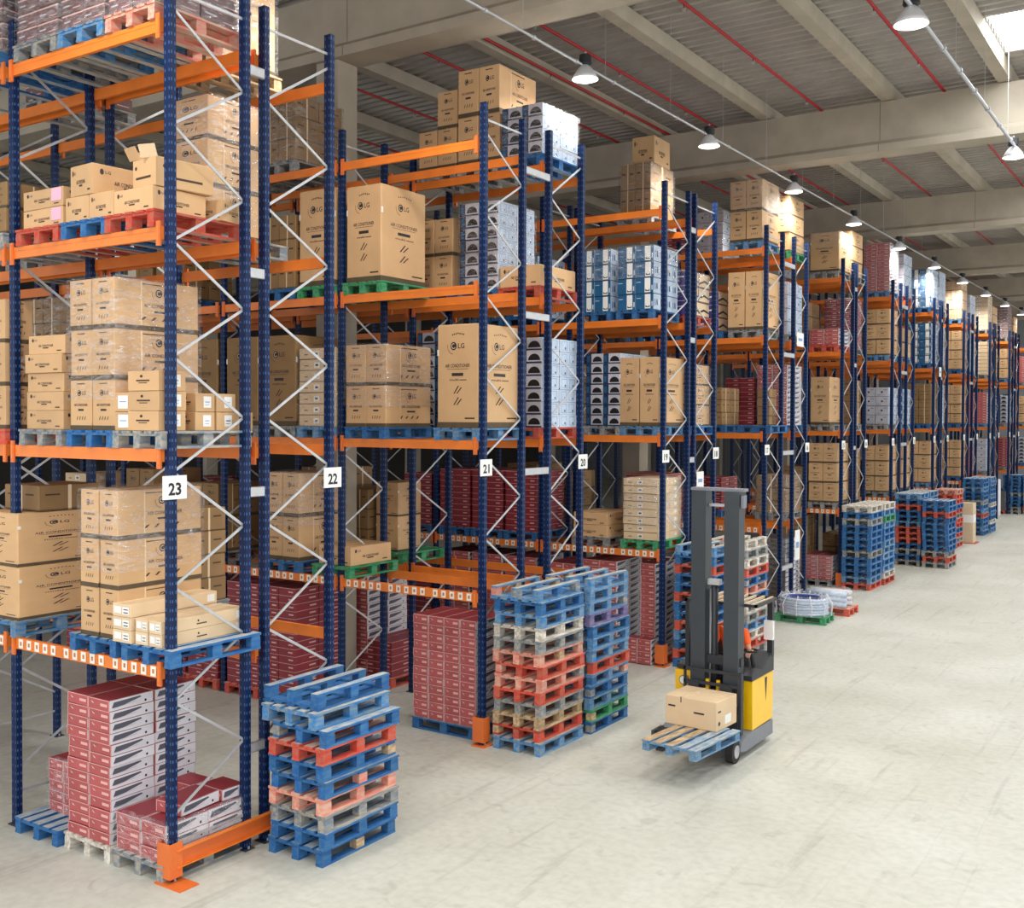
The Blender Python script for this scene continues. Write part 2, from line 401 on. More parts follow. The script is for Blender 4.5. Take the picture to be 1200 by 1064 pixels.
def k_bluepanel():
    c = Carton(.38, .56, .3, 'blue_card', side='ice_card')
    c.q('F', .52, .06, .84, .96, 'paper_white'); c.poly('F', [(.56, .28), (.56, .14), (.8, .14), (.8, .28), (.74, .2), (.64, .2)], 'sign_black', 2)
    c.q('F', .04, .7, .3, .74, 'ice_card'); c.q('F', 0, .97, 1, 1, 'navy_card'); c.q('F', .9, .2, .97, .5, 'ice_card')
    for i in range(5): c.poly('RL', [(.1 + .16 * i, .2 + .1 * (i % 3)), (.2 + .16 * i, .3), (.16 + .16 * i, .7), (.08 + .16 * i, .62)], ('ice_line', 'blue_card', 'paper_white')[i % 3])
    return c
def k_purple():
    c = Carton(.4, .56, .3, 'purple_card', side='kraft_pale')
    c.q('F', .1, .55, .8, .65, 'paper_white'); c.q('F', .1, .3, .5, .36, 'ice_card'); c.q('F', 0, .95, 1, 1, 'grey_card')
    c.poly('RL', [(0, .2), (.5, .45), (1, .3), (1, .42), (.5, .6), (0, .34)], 'sign_black'); c.q('RL', 0, .0, 1, .1, 'mauve_card')
    return c
def k_white():
    c = Carton(.4, .56, .28, 'grey_card', side='ice_card')
    c.disc('FR', .5, .5, .03, 'sign_black'); c.q('FR', .1, .15, .4, .22, 'ice_line'); c.q('FR', 0, 0, 1, .04, 'graph'); c.q('FR', .62, .7, .9, .8, 'ice_line')
    return c
def k_mauve():
    c = Carton(.4, .56, .17, 'mauve_card')
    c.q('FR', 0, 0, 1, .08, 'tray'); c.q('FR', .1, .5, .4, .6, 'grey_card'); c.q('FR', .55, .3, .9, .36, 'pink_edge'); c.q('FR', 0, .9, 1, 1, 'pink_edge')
    return c
def k_taped():
    c = Carton(.4, .56, .3, 'kraft_dark')
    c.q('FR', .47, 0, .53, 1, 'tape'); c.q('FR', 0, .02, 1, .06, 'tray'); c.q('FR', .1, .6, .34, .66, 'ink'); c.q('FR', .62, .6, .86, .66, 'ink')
    return c
def k_banded():                   # tan low cartons with a square white label in the middle
    c = Carton(.8, .56, .16, 'kraft_pale')
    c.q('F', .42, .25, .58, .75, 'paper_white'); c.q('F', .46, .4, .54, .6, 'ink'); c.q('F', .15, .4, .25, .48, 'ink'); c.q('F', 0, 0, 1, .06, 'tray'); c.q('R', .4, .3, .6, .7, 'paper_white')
    return c
def k_crate():
    c = Carton(.8, .56, .11, 'crate_grey', side='grey_card')
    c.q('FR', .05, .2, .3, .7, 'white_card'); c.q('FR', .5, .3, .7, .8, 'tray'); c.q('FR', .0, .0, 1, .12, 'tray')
    return c
KIND = {  # key: (builder, nominal, object name, label words, category)
 'ac_tall': (k_ac_tall, 'air_conditioner_carton', 'tall brown printed carton', 'carton'),
 'ac_tall_d': (lambda: k_ac_tall('kraft_dark'), 'air_conditioner_carton', 'tall brown printed carton', 'carton'),
 'ac': (k_ac_mid, 'air_conditioner_carton', 'brown printed carton', 'carton'),
 'ac_d': (lambda: k_ac_mid('kraft_dark'), 'air_conditioner_carton', 'brown printed carton', 'carton'),
 'flat': (k_flat, 'flat_carton', 'flat brown carton', 'carton'),
 'flat_pink': (k_flat_pink, 'flat_carton', 'flat pink-labelled carton', 'carton'),
 'long': (k_long, 'long_carton', 'long tan carton', 'carton'),
 'small': (k_small, 'small_carton', 'small brown carton', 'carton'),
 'small_l': (k_small_label, 'small_carton', 'small white-labelled carton', 'carton'),
 'red': (k_red, 'red_box', 'red-ended white box', 'box'),
 'redp': (k_red_plain, 'red_box', 'dark red box', 'box'),
 'bw': (k_bluewhite, 'blue_white_box', 'blue-and-white box', 'box'),
 'bp': (k_bluepanel, 'blue_box', 'blue white-panelled box', 'box'),
 'purple': (k_purple, 'purple_box', 'purple box', 'box'),
 'white': (k_white, 'white_box', 'pale grey box', 'box'),
 'mauve': (k_mauve, 'mauve_box', 'dull mauve box', 'box'),
 'taped': (k_taped, 'taped_carton', 'dark taped carton', 'carton'),
 'band': (k_banded, 'banded_carton', 'tan low carton', 'carton'),
 'crate': (k_crate, 'low_crate', 'grey low box', 'box'),
}
PROTO = {}
def proto(kind):
    if kind not in PROTO:
        b = KIND[kind][0](); PROTO[kind] = (b, b.mesh(KIND[kind][1]))
    return PROTO[kind]

# ------------------------------------------------------------------ pallets
PH = .18
TOPS = {'pallet_blue': 'worn_blue', 'pallet_azure': 'worn_grey', 'pallet_grey': 'worn_grey', 'pallet_red': 'worn_rose', 'pallet_rose': 'worn_rose', 'pallet_green': 'pallet_green', 'pallet_mixed': ('pallet_wood', 'pallet_wood', 'pallet_wood', 'worn_blue', 'worn_blue')}
def pallet_parts(deck, block, board, sx=1.0, sy=1.0):
    d = MB()                                   # deck: five boards along Y on three cross boards
    tp = TOPS.get(deck, deck)
    for i, x in enumerate((-.35, -.185, 0, .185, .35)):
        d.box((x - .06) * sx, (x + .06) * sx, -.6 * sy, .6 * sy, .155, .18, deck)
        t_ = tp[i] if isinstance(tp, tuple) else tp
        d.add([((x - .06) * sx, -.598 * sy, .1803), ((x + .06) * sx, -.598 * sy, .1803), ((x + .06) * sx, .598 * sy, .1803), ((x - .06) * sx, .598 * sy, .1803)], [(0, 1, 2, 3)], t_)
    for y in (-.53, 0, .53): d.box(-.4 * sx, .4 * sx, (y - .06) * sy, (y + .06) * sy, .129, .154, deck)
    bl = MB(); bl.box(-.05 * sx, .05 * sx, -.065 * sy, .065 * sy, 0, .102, block)
    bb = MB(); bb.box(-.05 * sx, .05 * sx, -.6 * sy, .6 * sy, 0, .026, board)
    bb.add([(-.05 * sx, -.598 * sy, -.0003), (-.05 * sx, .598 * sy, -.0003), (.05 * sx, .598 * sy, -.0003), (.05 * sx, -.598 * sy, -.0003)], [(0, 1, 2, 3)], TOPS.get(deck, deck) if not isinstance(TOPS.get(deck), tuple) else deck)
    return d, bl, bb
PB = [(x, y) for x in (-.35, 0, .35) for y in (-.53, 0, .53)]
PM = {}
def pallet_mesh(col, turned=False):
    k = (col, turned)
    if k not in PM:
        d, bl, bb = pallet_parts(col, col, col)
        for x, y in PB: d.merge(bl, Matrix.Translation((x, y, .0265)))
        for x in (-.35, 0, .35): d.merge(bb, Matrix.Translation((x, 0, 0)))
        if turned: d.v = [(v[1], -v[0], v[2]) for v in d.v]
        PM[k] = d.mesh('wooden_pallet')
    return PM[k]
PN = {'pallet_mixed': 'mixed', 'pallet_blue': 'blue', 'pallet_azure': 'light blue', 'pallet_grey': 'grey', 'pallet_red': 'red', 'pallet_rose': 'pink-red', 'pallet_wood': 'bare wood',
      'pallet_white': 'whitish', 'pallet_green': 'green', 'pallet_purple': 'purple-blue'}
PSPEC = []
def pallet(col, loc, rz, label, group=None, turned=False, flip=False):
    PSPEC.append((col, loc, rz, label, group, turned, flip))
def pallet_now(col, loc, rz, label, group=None, turned=False, flip=False):
    o = link('wooden_pallet', pallet_mesh(col, turned)); o.location = loc; o.rotation_euler = (math.pi if flip else 0, 0, rz)
    if flip: o.location.z += PH
    return tag(o, label, 'pallet', group)
PARTM = {}
def pallet_detailed(col, loc, rz, label, group, flip=False):
    r = empty('wooden_pallet', loc, rz); tag(r, label, 'pallet', group)
    if flip: r.rotation_euler = (math.pi, 0, rz); r.location.z += PH
    def pm(kind, c):
        if (kind, c) not in PARTM: PARTM[(kind, c)] = pallet_parts(c, c, c)['dbr'.index(kind)].mesh({'d': 'deck', 'b': 'block', 'r': 'bottom_board'}[kind])
        return PARTM[(kind, c)]
    link('deck', pm('d', col), r)
    for x, y in PB:
        c = col if RND.random() < .82 else RND.choice(['pallet_wood', 'pallet_grey', 'pallet_rose', 'pallet_blue'])
        link('block', pm('b', c), r, loc=(x, y, .0265))
    for x in (-.35, 0, .35): link('bottom_board', pm('r', col), r, loc=(x, 0, 0))
    return r
def pile(x, y, cols, name, shifts={}, flips=(), detailed=True, rz=0):
    group = 'pallets in the ' + name
    for i, cn in enumerate(cols):
        dx, dy = shifts.get(i, (RND.uniform(-.02, .02), RND.uniform(-.03, .03)))
        lab = f"{PN['pallet_' + cn]} pallet, {WORD[i]} from the floor in the {name}"
        a = ('pallet_' + cn, (x + dx, y + dy, i * PH), rz + RND.uniform(-.015, .015), lab, group)
        if detailed: pallet_detailed(*a, flip=i in flips)
        else: pallet(*a, flip=i in flips)

# ------------------------------------------------------------------ racks
#  sign number: (front y, back y, faces camera, number of bays)
RK = {}
def add(n, a, b, bays): RK[n] = (a, b, bays)
add(23, 7.10, 8.09, 2); add(22, 8.37, 9.41, 3); add(21, 12.61, 13.63, 4); add(20, 14.39, 15.42, 4)
add(19, 18.61, 19.71, 3); add(18, 20.0, 21.05, 3); add(17, 24.1, 25.2, 2); add(16, 26.04, 27.02, 2)
add(15, 30.2, 31.2, 2); add(14, 31.5, 32.5, 2)
ys = [35.7, 41.75, 47.3, 53.35, 58.9, 64.95]; nn = 13
for i, y in enumerate(ys):
    wide = .84 if i % 2 == 0 else .28
    add(nn, y, y + 1.02, 2 if i < 3 else 1); add(nn - 1, y + 1.02 + wide, y + 2.04 + wide, 2 if i < 3 else 1); nn -= 2
SHELF = ['floor', 'first shelf', 'second shelf', 'third shelf', 'top shelf']
BAYN = ['', ' second bay', ' third bay', ' fourth bay']

def upright_mesh():
    b = MB()     # open C profile with folded lips
    w, d, t = .05, .036, .006
    prof = [(-w, -d), (w, -d), (w, d), (.022, d), (.022, d - t), (w - t, d - t), (w - t, -d + t), (-w + t, -d + t), (-w + t, d - t), (-.022, d - t), (-.022, d), (-w, d)]
    k = len(prof)
    vs = [(x, y, 0) for x, y in prof] + [(x, y, TOP) for x, y in prof]
    b.add(vs, [(i, (i + 1) % k, (i + 1) % k + k, i + k) for i in range(k)], 'steel_navy')
    b.box(-w + .006, w - .006, -d + .007, d - .012, .01, TOP - .01, 'steel_navy')
    return b.mesh('upright')
UP = upright_mesh()
fp = MB(); fp.box(-.08, .08, -.07, .07, 0, .012, 'truck_grey'); fp.tube([(.055, 0, .01), (.055, 0, .04)], .012, 'galvanised', 6); FOOT = fp.mesh('foot_plate')
ZO = [.66 + 1.176 * i for i in range(8)]; ZI = [1.215 + 1.176 * i for i in range(7)]
def brace_list(depth, flip):
    segs = []
    o, i_ = (-depth / 2, depth / 2) if not flip else (depth / 2, -depth / 2)
    zs = sorted([(z, o) for z in ZO] + [(z, i_) for z in ZI])
    for (z0, a), (z1, b) in zip(zs[:-1], zs[1:]): segs.append(((0, a, z0), (0, b, z1)))
    segs.append(((0, -depth / 2, .38), (0, depth / 2, .38))); segs.append(((0, -depth / 2, 9.06), (0, depth / 2, 9.06)))
    return segs
BR = {}
def frame(n, bay, near):
    a, b, nb = RK[n]; flip = n % 2 == 0; x = X0 - BAY * bay; d = b - a
    r = empty('rack_upright', (x, (a + b) / 2, 0))
    where = ['aisle-end', 'second', 'third', 'fourth', 'fifth'][bay]
    tag(r, f"navy rack upright frame with pale zigzag braces, {where} frame of rack {n}", 'rack frame', 'rack upright frames')
    for y in (-d / 2, d / 2):
        u = link('upright', UP, r, loc=(0, y, .012)); link('foot_plate', FOOT, r, loc=(0, y, 0))
    segs = brace_list(d - .05, flip)
    if near:
        key = (round(d, 2), flip)
        if key not in BR:
            L_ = []
            for p, q in segs:
                m = MB(); m.bar(p, q, .012, .029, 'galvanised'); L_.append(m.mesh('brace'))
            BR[key] = L_
        for me in BR[key]: link('brace', me, r)
    else:
        key = ('all', round(d, 2), flip)
        if key not in BR:
            m = MB()
            for p, q in segs: m.bar(p, q, .012, .029, 'galvanised')
            BR[key] = m.mesh('bracing')
        link('bracing', BR[key], r)
    if bay == 0:        # number plate on the aisle-side post
        yy = -d / 2 if not flip else d / 2
        s = MB(); s.box(-.002, .002, -.15, .15, -.12, .12, 'paper_white'); vs, fs = text_geo(str(n), .03)
        W = .16 if n > 9 else .08
        s.add([(.0035, (x_ - .5) * W, (y_ - .62) * .13) for x_, y_ in vs], fs, 'sign_black')
        s.add([(-.0035, -(x_ - .5) * W, (y_ - .62) * .13) for x_, y_ in vs], fs, 'sign_black')
        o = s.build('number_sign', r, loc=(.06, yy, 4.035)); o['label'] = f'white plate with the number {n}'
    return r
BM = {}
def beam_mesh(lv, labelled, conn):
    k = (lv == 1 and labelled, conn)
    if k in BM: return BM[k]
    b = MB(); L_ = BAY - .104
    b.box(-L_ / 2, L_ / 2, -.022, .022, -.13, 0, 'steel_orange'); b.box(-L_ / 2, L_ / 2, -.026, -.022, -.045, -.005, 'steel_orange')
    if conn:
        for s in (-1, 1):
            b.box(s * L_ / 2 - .025, s * L_ / 2 + .025, -.04, -.022, -.2, .05, 'steel_orange_deep')
    if k[0]:
        for j in range(3):
            for i in range(5):
                x = -1.24 + j * .86 + i * .155 + .04
                b.box(x, x + .085, -.0285, -.0265, -.115, -.01, 'sticker'); b.box(x + .026, x + .06, -.0292, -.0285, -.085, -.04, 'sticker_ink')
    BM[k] = b.mesh('rack_beam'); return BM[k]
cm = MB()
cm.box(-.03, .03, -.045, -.022, -.2, .05, 'steel_orange_deep'); cm.box(-.012, .012, -.049, -.045, -.15, 0, 'steel_orange')
CONN = cm.mesh('connector')
FAR_BEAMS = MB(); nbeams = 0
def beams(n, near):
    global nbeams
    a, b, nb = RK[n]; flip = n % 2 == 0
    for bay in range(nb):
        for lv in (1, 2, 3, 4):
            for side, y in (('front', a), ('rear', b)):
                out = -1 if side == 'front' else 1
                x = X0 - BAY * (bay + .5); yy = y + out * .048
                lab = (side == 'front') != flip
                me = beam_mesh(lv, lab, not near)
                nbeams += 1
                if nbeams > 300:
                    T = Matrix.Translation((x, yy, LV[lv])) @ Matrix.Rotation(0 if out < 0 else math.pi, 4, 'Z')
                    m2 = MB(); m2.box(-1.3, 1.3, -.022, .022, -.13, 0, 'steel_orange'); FAR_BEAMS.merge(m2, T); continue
                o = link('rack_beam', me, loc=(x, yy, LV[lv])); o.rotation_euler.z = 0 if out < 0 else math.pi
                wh = 'camera-side' if side == 'front' else 'far-side'
                tag(o, f"orange steel {wh} beam, {SHELF[lv]},{BAYN[bay] or ' aisle-end bay'}, rack {n}", 'rack beam', 'orange rack beams')
                if near:
                    for s in (-1, 1): link('connector', CONN, o, loc=(s * (BAY / 2 - .078), 0, 0))
for n in sorted(RK, reverse=True):
    near = n >= 18
    for bay in range(RK[n][2] + 1): frame(n, bay, near and bay <= 2)
    beams(n, n >= 20)
if FAR_BEAMS.v: tag(FAR_BEAMS.build('far_rack_beams'), 'orange beams of the most distant racks at the end of the aisle', 'rack beams', kind='stuff')
# spacers between back-to-back frames
for n in sorted(RK, reverse=True):
    if n % 2: 
        y0 = RK[n][1]; y1 = RK[n - 1][0]
        for k, z in enumerate((1.11, 3.93, 6.33, 8.53)):
            b = MB(); L_ = y1 - y0 - .076
            b.box(-.004, .004, -L_ / 2, L_ / 2, -.055, .055, 'galvanised'); b.box(-.03, .004, -L_ / 2, L_ / 2, .05, .056, 'galvanised'); b.box(-.03, .004, -L_ / 2, L_ / 2, -.056, -.05, 'galvanised')
            o = b.build('row_spacer', loc=(X0 + .045, (y0 + y1) / 2, z))
            tag(o, f"pale steel spacer joining racks {n} and {n-1}, {WORD[k]} above the floor", 'rack spacer', 'spacers between back-to-back racks')
# orange post guards, and the low guard rail across the end of the nearest racks
def post_guard(n, rail=False):
    a = RK[n][0]; r = empty('post_guard', (X0, a, 0))
    g = MB(); t = .008
    g.box(-.09, .09, -.1, -.1 + t, .06, .42, 'steel_orange_deep'); g.box(.09, .09 + t, -.1, .06, .06, .42, 'steel_orange_deep'); g.box(-.09 - t, -.09, -.1, .06, .06, .42, 'steel_orange_deep')
    g.build('shield', r)
    f = MB(); f.box(-.1, .3 if rail else .14, -.14, .1, .0, .014, 'steel_orange_deep'); f.build('foot', r)
    if rail:
        b = MB(); L_ = 1.3
        b.box(.06, .068, -.02, L_, .16, .34, 'steel_orange_deep'); b.box(.068, .12, -.02, L_, .33, .342, 'steel_orange'); b.box(.068, .12, -.02, L_, .158, .17, 'steel_orange')
        b.build('guard_rail', r)
    tag(r, f"orange steel guard at the foot of the post with sign {n}" + (' and its low rail' if rail else ''), 'post guard', 'orange post guards')
for n in (23, 21, 19, 17, 15, 13, 11, 9): post_guard(n, n == 23)

# ------------------------------------------------------------------ loads
SPEC = []      # carton specs gathered first so the largest in view become objects of their own
CAM = Vector((0, 0, 4.75))
def slot_x(bay, slot): return X0 - .51 - .86 * slot - BAY * bay
SLOTN = ['aisle-end load', 'middle load', 'inner load']
def load(n, bay, slot, lv, kind, nx, ny, tiers, W=.78, D=1.12, dx=0, dy=0, pal='blue', film=0, turned=False, pdx=0, full=False, tag2='', jit=.006, pdy=0, z0=None, name=None):
    a, b, nb = RK[n]; cy = (a + b) / 2
    x = slot_x(bay, slot) + dx; y = cy + dy; z = LV[lv] + .002
    sn = name or SLOTN[min(2, int(slot + .01))]
    where = f"{sn}, {SHELF[lv]},{BAYN[bay]} rack {n}"
    if pal:
        pallet('pallet_' + pal, (slot_x(bay, slot) + dx + pdx, cy + pdy, z), RND.uniform(-.008, .008), f"{PN['pallet_' + pal]} pallet under {where}", 'pallets on the racks', turned=turned)
        z += PH + .002
    if isinstance(tiers, tuple): tiers = [tiers[1]] * tiers[0]
    zt = z; w = W / nx; d = D / ny
    for t, h in enumerate(tiers):
        last = t == len(tiers) - 1
        for i in range(nx):
            for j in range(ny):
                if not full and not (i == nx - 1 or j == 0 or last): continue
                col = ('left' if i == 0 else 'right' if i == nx - 1 else 'inner left' if i == 1 else 'inner right') if nx > 1 else ''
                row = ('front' if j == 0 else 'rear' if j == ny - 1 else 'mid') if ny > 1 else ''
                pos = ' '.join(q for q in (col, row) if q)
                SPEC.append(dict(kind=kind, loc=(x - W / 2 + w * (i + .5) + RND.uniform(-jit, jit), y - D / 2 + d * (j + .5) + RND.uniform(-jit, jit), zt + .001),
                                 size=(w - .014, d - .014, h - .003), rz=RND.uniform(-.006, .006), where=where, pos=pos, tier=t, g=f"{KIND[kind][2]}s on the racks"))
        zt += h
    if film:
        film_sleeve(x, y, z, zt, W + .03, D + .03, film, where)
    return zt
def film_sleeve(x, y, z0, z1, W, D, frac, where):
    b = MB(); n = 7; zz0 = z1 - (z1 - z0) * frac; per = []
    a, c = W / 2, D / 2
    for i in range(n): per.append((-a + W * i / n, -c))
    for i in range(n): per.append((a, -c + D * i / n))
    for i in range(n): per.append((a - W * i / n, c))
    for i in range(n): per.append((-a, c - D * i / n))
    K = len(per); m = 9; vs = []
    for j in range(m + 1):
        for (px, py) in per:
            k = 1 + RND.uniform(-.003, .016)
            vs.append((px * k, py * k, (z1 - zz0) * j / m * 1.0))
    fs = [(j * K + i, j * K + (i + 1) % K, (j + 1) * K + (i + 1) % K, (j + 1) * K + i) for j in range(m) for i in range(K)]
    top = [(px * .9, py * .9, z1 - zz0 + .025) for px, py in per]
    o = len(vs); vs += top; fs += [(m * K + i, m * K + (i + 1) % K, o + (i + 1) % K, o + i) for i in range(K)]
    b.add(vs, fs, 'film')
    ob = b.build('stretch_film', loc=(x, y, zz0), smooth=True)
    tag(ob, f"clear film around {where}", 'stretch film', 'stretch film round pallet loads')

# rack 23 (nearest)
load(23, 0, 0, 0, 'red', 2, 2, (3, .13), W=.80, D=1.12, dx=.10, pal='grey', film=1, jit=.012, full=True)
SPEC.append(dict(kind='red', loc=(slot_x(0, 0) + .22, 7.55, .582), size=(.37, .54, .12), rz=.08, where='aisle-end load, floor, rack 23', pos='right front', tier=3, g='red-ended white boxes on the racks'))
SPEC.append(dict(kind='red', loc=(slot_x(0, 0) + .25, 8.0, .582), size=(.37, .3, .12), rz=-.05, where='aisle-end load, floor, rack 23', pos='right rear', tier=3, g='red-ended white boxes on the racks'))
SPEC.append(dict(kind='red', loc=(slot_x(0, 0) - .15, 7.9, .582), size=(.37, .3, .12), rz=.03, where='aisle-end load, floor, rack 23', pos='left rear', tier=3, g='red-ended white boxes on the racks'))
load(23, 0, 1, 0, 'red', 2, 2, (13, .119), W=.76, D=1.14, dx=.10, pal='white', film=.0, jit=.009)
load(23, 0, 2, 0, 'red', 2, 2, (5, .122), W=.56, D=.9, dx=.10, dy=.14, pal='blue', film=1, pdy=-.05)
load(23, 0, 0, 1, 'long', 2, 1, (2, .135), W=.42, D=1.14, dx=.24, pal='blue', full=True, name='aisle-end load')
for t in range(3):
    SPEC.append(dict(kind='long', loc=(slot_x(0, 0) - .14, 7.56, LV[1] + .184 + .136 * t), size=(.3, 1.14, .132), rz=.004, where='aisle-end load, first shelf, rack 23', pos='outer left', tier=t, g='long tan cartons on the racks'))
load(23, 0, 1, 1, 'ac', 2, 1, (3, .525), W=.64, D=1.12, dx=.27, pdx=-.06, pal='blue', film=.55, full=True)
load(23, 0, 2, 2, 'flat', 1, 1, [.21] * 5, W=.7, D=.6, dx=.15, dy=-.25, pal='grey', jit=.02, pdx=-.02, full=True)
load(23, 0, 1, 2, 'ac', 2, 1, (3, .54), W=.78, D=1.12, dx=.16, pal='blue', film=.8, full=True)
load(23, 0, 0, 2, 'small', 1, 1, (3, .205), W=.5, D=.36, dx=.18, dy=-.4, pal='grey', full=True, pdx=-.08)
for k, (dx_, y_, t) in enumerate(((-.2, 7.1, 0), (-.2, 7.1, 1), (.26, 7.56, 0), (.26, 7.56, 1), (.27, 7.84, 0), (.27, 7.84, 1), (.26, 8.1, 0), (-.1, 7.7, 0), (-.1, 8.05, 0))):
    SPEC.append(dict(kind='small_l' if k < 2 else 'small', loc=(slot_x(0, 0) + dx_, y_ + .08, LV[2] + .184 + .2 * t), size=(.27, .26, .195), rz=RND.uniform(-.03, .03),
                     where='loose group, second shelf, rack 23', pos=['front', 'front', 'mid', 'mid', 'rear', 'rear', 'rearmost', 'inner mid', 'inner rear'][k], tier=t, g='small cartons on the racks'))
load(23, 0, 2, 3, 'flat_pink', 1, 1, (2, .215), W=.76, D=.85, dx=.08, dy=-.1, pal='red', full=True)
load(23, 0, 1, 3, 'flat', 2, 1, [.28], W=.86, D=.75, dx=.07, dy=-.15, pal='blue', full=True)
SPEC.append(dict(kind='flat', loc=(slot_x(0, 1) - .04, 7.55, LV[3] + .466), size=(.42, .95, .33), rz=-.06, where='middle load, third shelf, rack 23', pos='top', tier=1, g='flat brown cartons on the racks'))
load(23, 0, 0, 3, 'flat', 1, 1, [.25], W=.64, D=.7, dx=-.02, dy=-.2, pal='red', full=True)
SPEC.append(dict(kind='flat', loc=(slot_x(0, 0) + .2, 8.0, LV[3] + .185), size=(.4, .4, .22), rz=.2, where='aisle-end load, third shelf, rack 23', pos='rear', tier=0, g='flat brown cartons on the racks'))
# carton with an open flap
def open_carton():
    r = empty('open_carton', (slot_x(0, 0) + .13, 7.45, LV[3] + .44), -.1)
    b = Carton(.42, .7, .3, 'kraft'); b.disc('FR', .15, .7, .02, 'ink_dark'); b.q('FR', .15, .3, .8, .38, 'ink'); b.build('body', r)
    f = MB(); f.bar((-.16, -.35, .3), (-.16, -.42, .42), .2, .006, 'kraft'); f.bar((.1, -.35, .3), (.12, -.4, .42), .2, .006, 'kraft_pale')
    f.build('flap', r)
    g = MB(); g.add([(-.21, -.33, .3), (-.21, .33, .3), (-.27, .33, .42), (-.27, -.33, .42)], [(0, 1, 2, 3), (3, 2, 1, 0)], 'kraft_pale'); g.build('flap', r)
    tag(r, 'brown carton with its top flaps open on the third shelf of rack 23', 'carton')
open_carton()
load(23, 0, 0, 4, 'mauve', 2, 2, (6, .17), pal='rose', film=1); load(23, 0, 1, 4, 'mauve', 2, 2, (6, .17), pal='azure', film=1, dx=.02)
load(23, 0, 2, 4, 'mauve', 2, 2, (6, .17), pal='grey', film=1, dx=.05)
load(23, 1, 0, 1, 'ac_tall', 1, 1, [.62, .62], W=.76, D=1.1, dx=.26, pal='azure', full=True, pdx=0)
SPEC.append(dict(kind='taped', loc=(slot_x(1, 0) + .3, 7.7, LV[1] + 1.43), size=(.7, .8, .3), rz=0, where='aisle-end load, first shelf, second bay rack 23', pos='top', tier=2, g='dark taped cartons on the racks'))
load(23, 1, 0, 2, 'ac', 2, 1, (3, .5), W=.72, D=.36, dy=-.38, pal='red', dx=.05); load(23, 1, 0, 3, 'ac_d', 2, 1, (2, .3), pal='grey', dx=.05, full=True); load(23, 1, 0, 4, 'mauve', 2, 2, (6, .17), pal='blue', film=1)
# rack 22
load(22, 0, 1, 3, 'ac', 1, 1, [.55, .55, .5], W=.66, D=.8, dx=.2, dy=-.2, pal='grey', film=.9, full=True)
load(22, 0, 1, 4, 'ac_tall', 1, 1, [1.3], W=.7, D=1.1, dx=.1, pal='wood', film=1, full=True)
load(22, 0, 2, 1, 'taped', 2, 2, (4, .3), pal='grey'); load(22, 1, 1, 2, 'taped', 2, 2, (5, .34), pal='blue', film=1)
load(22, 1, 0, 1, 'taped', 2, 2, (2, .3), pal='blue'); load(22, 1, 1, 3, 'white', 1, 2, (2, .3), W=.5, pal='grey'); load(22, 1, 2, 1, 'ac_d', 2, 1, (2, .5), pal='grey')
load(22, 1, 1, 4, 'mauve', 2, 2, (6, .2), pal='grey'); load(22, 2, 0, 1, 'redp', 2, 2, (8, .12), pal='red'); load(22, 1, 2, 3, 'white', 1, 1, (1, .3), W=.5, pal='grey', dx=.1)
load(22, 2, 1, 2, 'ac_d', 2, 1, (3, .5), pal='blue')
# rack 21
load(21, 0, .15, 0, 'red', 4, 1, (12, .131), W=1.18, D=.78, dx=-.15, pal='blue', turned=True, name='wide load')
load(21, 0, 2, 2, 'ac', 2, 1, (2, .64), W=.84, D=1.12, dx=.03, pal='blue', film=.75, full=True)
load(21, 0, 0, 2, 'ac_tall', 1, 1, [1.52], W=.76, D=1.1, dx=.08, pal='azure', full=True)
load(21, 0, 2, 3, 'ac_tall', 1, 1, [1.50], W=.72, D=1.12, dx=-.02, pal='green', full=True)
load(21, 1, 0, 1, 'flat', 1, 1, [.3], W=.7, D=1.0, dx=.35, pal='green', full=True)
load(21, 1, .9, 1, 'ac', 2, 1, (2, .72), W=.78, dx=0, pal='blue', film=.6, full=True, name='middle load')
load(21, 1, 0, 2, 'band', 1, 2, (7, .18), pal='azure', film=1); load(21, 1, 1, 2, 'ac_tall_d', 1, 1, [1.5], pal='grey', full=True); load(21, 1, 2, 2, 'ac_tall_d', 1, 1, [1.5], pal='grey', full=True)
load(21, 1, 0, 3, 'ac_tall', 1, 1, [1.55], pal='green', full=True); load(21, 1, 1, 3, 'taped', 2, 2, (3, .4), pal='blue'); load(21, 1, 1, 4, 'taped', 2, 2, (3, .36), pal='grey', film=1)
load(21, 1, 2, 4, 'taped', 2, 2, (3, .36), pal='grey', film=1)
for s in (1, 2): load(21, 1, s, 0, 'redp', 2, 2, (14, .125), pal='red')
for s in (0, 1, 2): load(21, 2, s, 0, 'redp', 2, 2, (13, .125), pal='red')
load(21, 2, 0, 2, 'ac_tall_d', 1, 1, [1.5], pal='grey', full=True); load(21, 2, 1, 2, 'ac_tall_d', 1, 1, [1.5], pal='grey', full=True)
load(21, 2, 0, 1, 'ac_d', 2, 1, (2, .6), pal='grey'); load(21, 2, 2, 1, 'ac_d', 2, 1, (2, .7), pal='grey'); load(21, 2, 1, 1, 'redp', 2, 2, (8, .12), pal='red')
load(21, 2, 1, 3, 'taped', 2, 2, (4, .36), pal='blue'); load(21, 3, 0, 0, 'redp', 2, 2, (11, .125), pal='red'); load(21, 3, 1, 0, 'redp', 2, 2, (6, .125), pal='red')
load(21, 3, 0, 2, 'taped', 2, 2, (4, .36), pal='blue'); load(21, 3, 1, 1, 'band', 1, 2, (7, .18), pal='blue'); load(21, 2, 2, 3, 'ac_d', 2, 1, (2, .6), pal='grey'); load(21, 3, 1, 3, 'white', 2, 2, (4, .3), pal='grey')
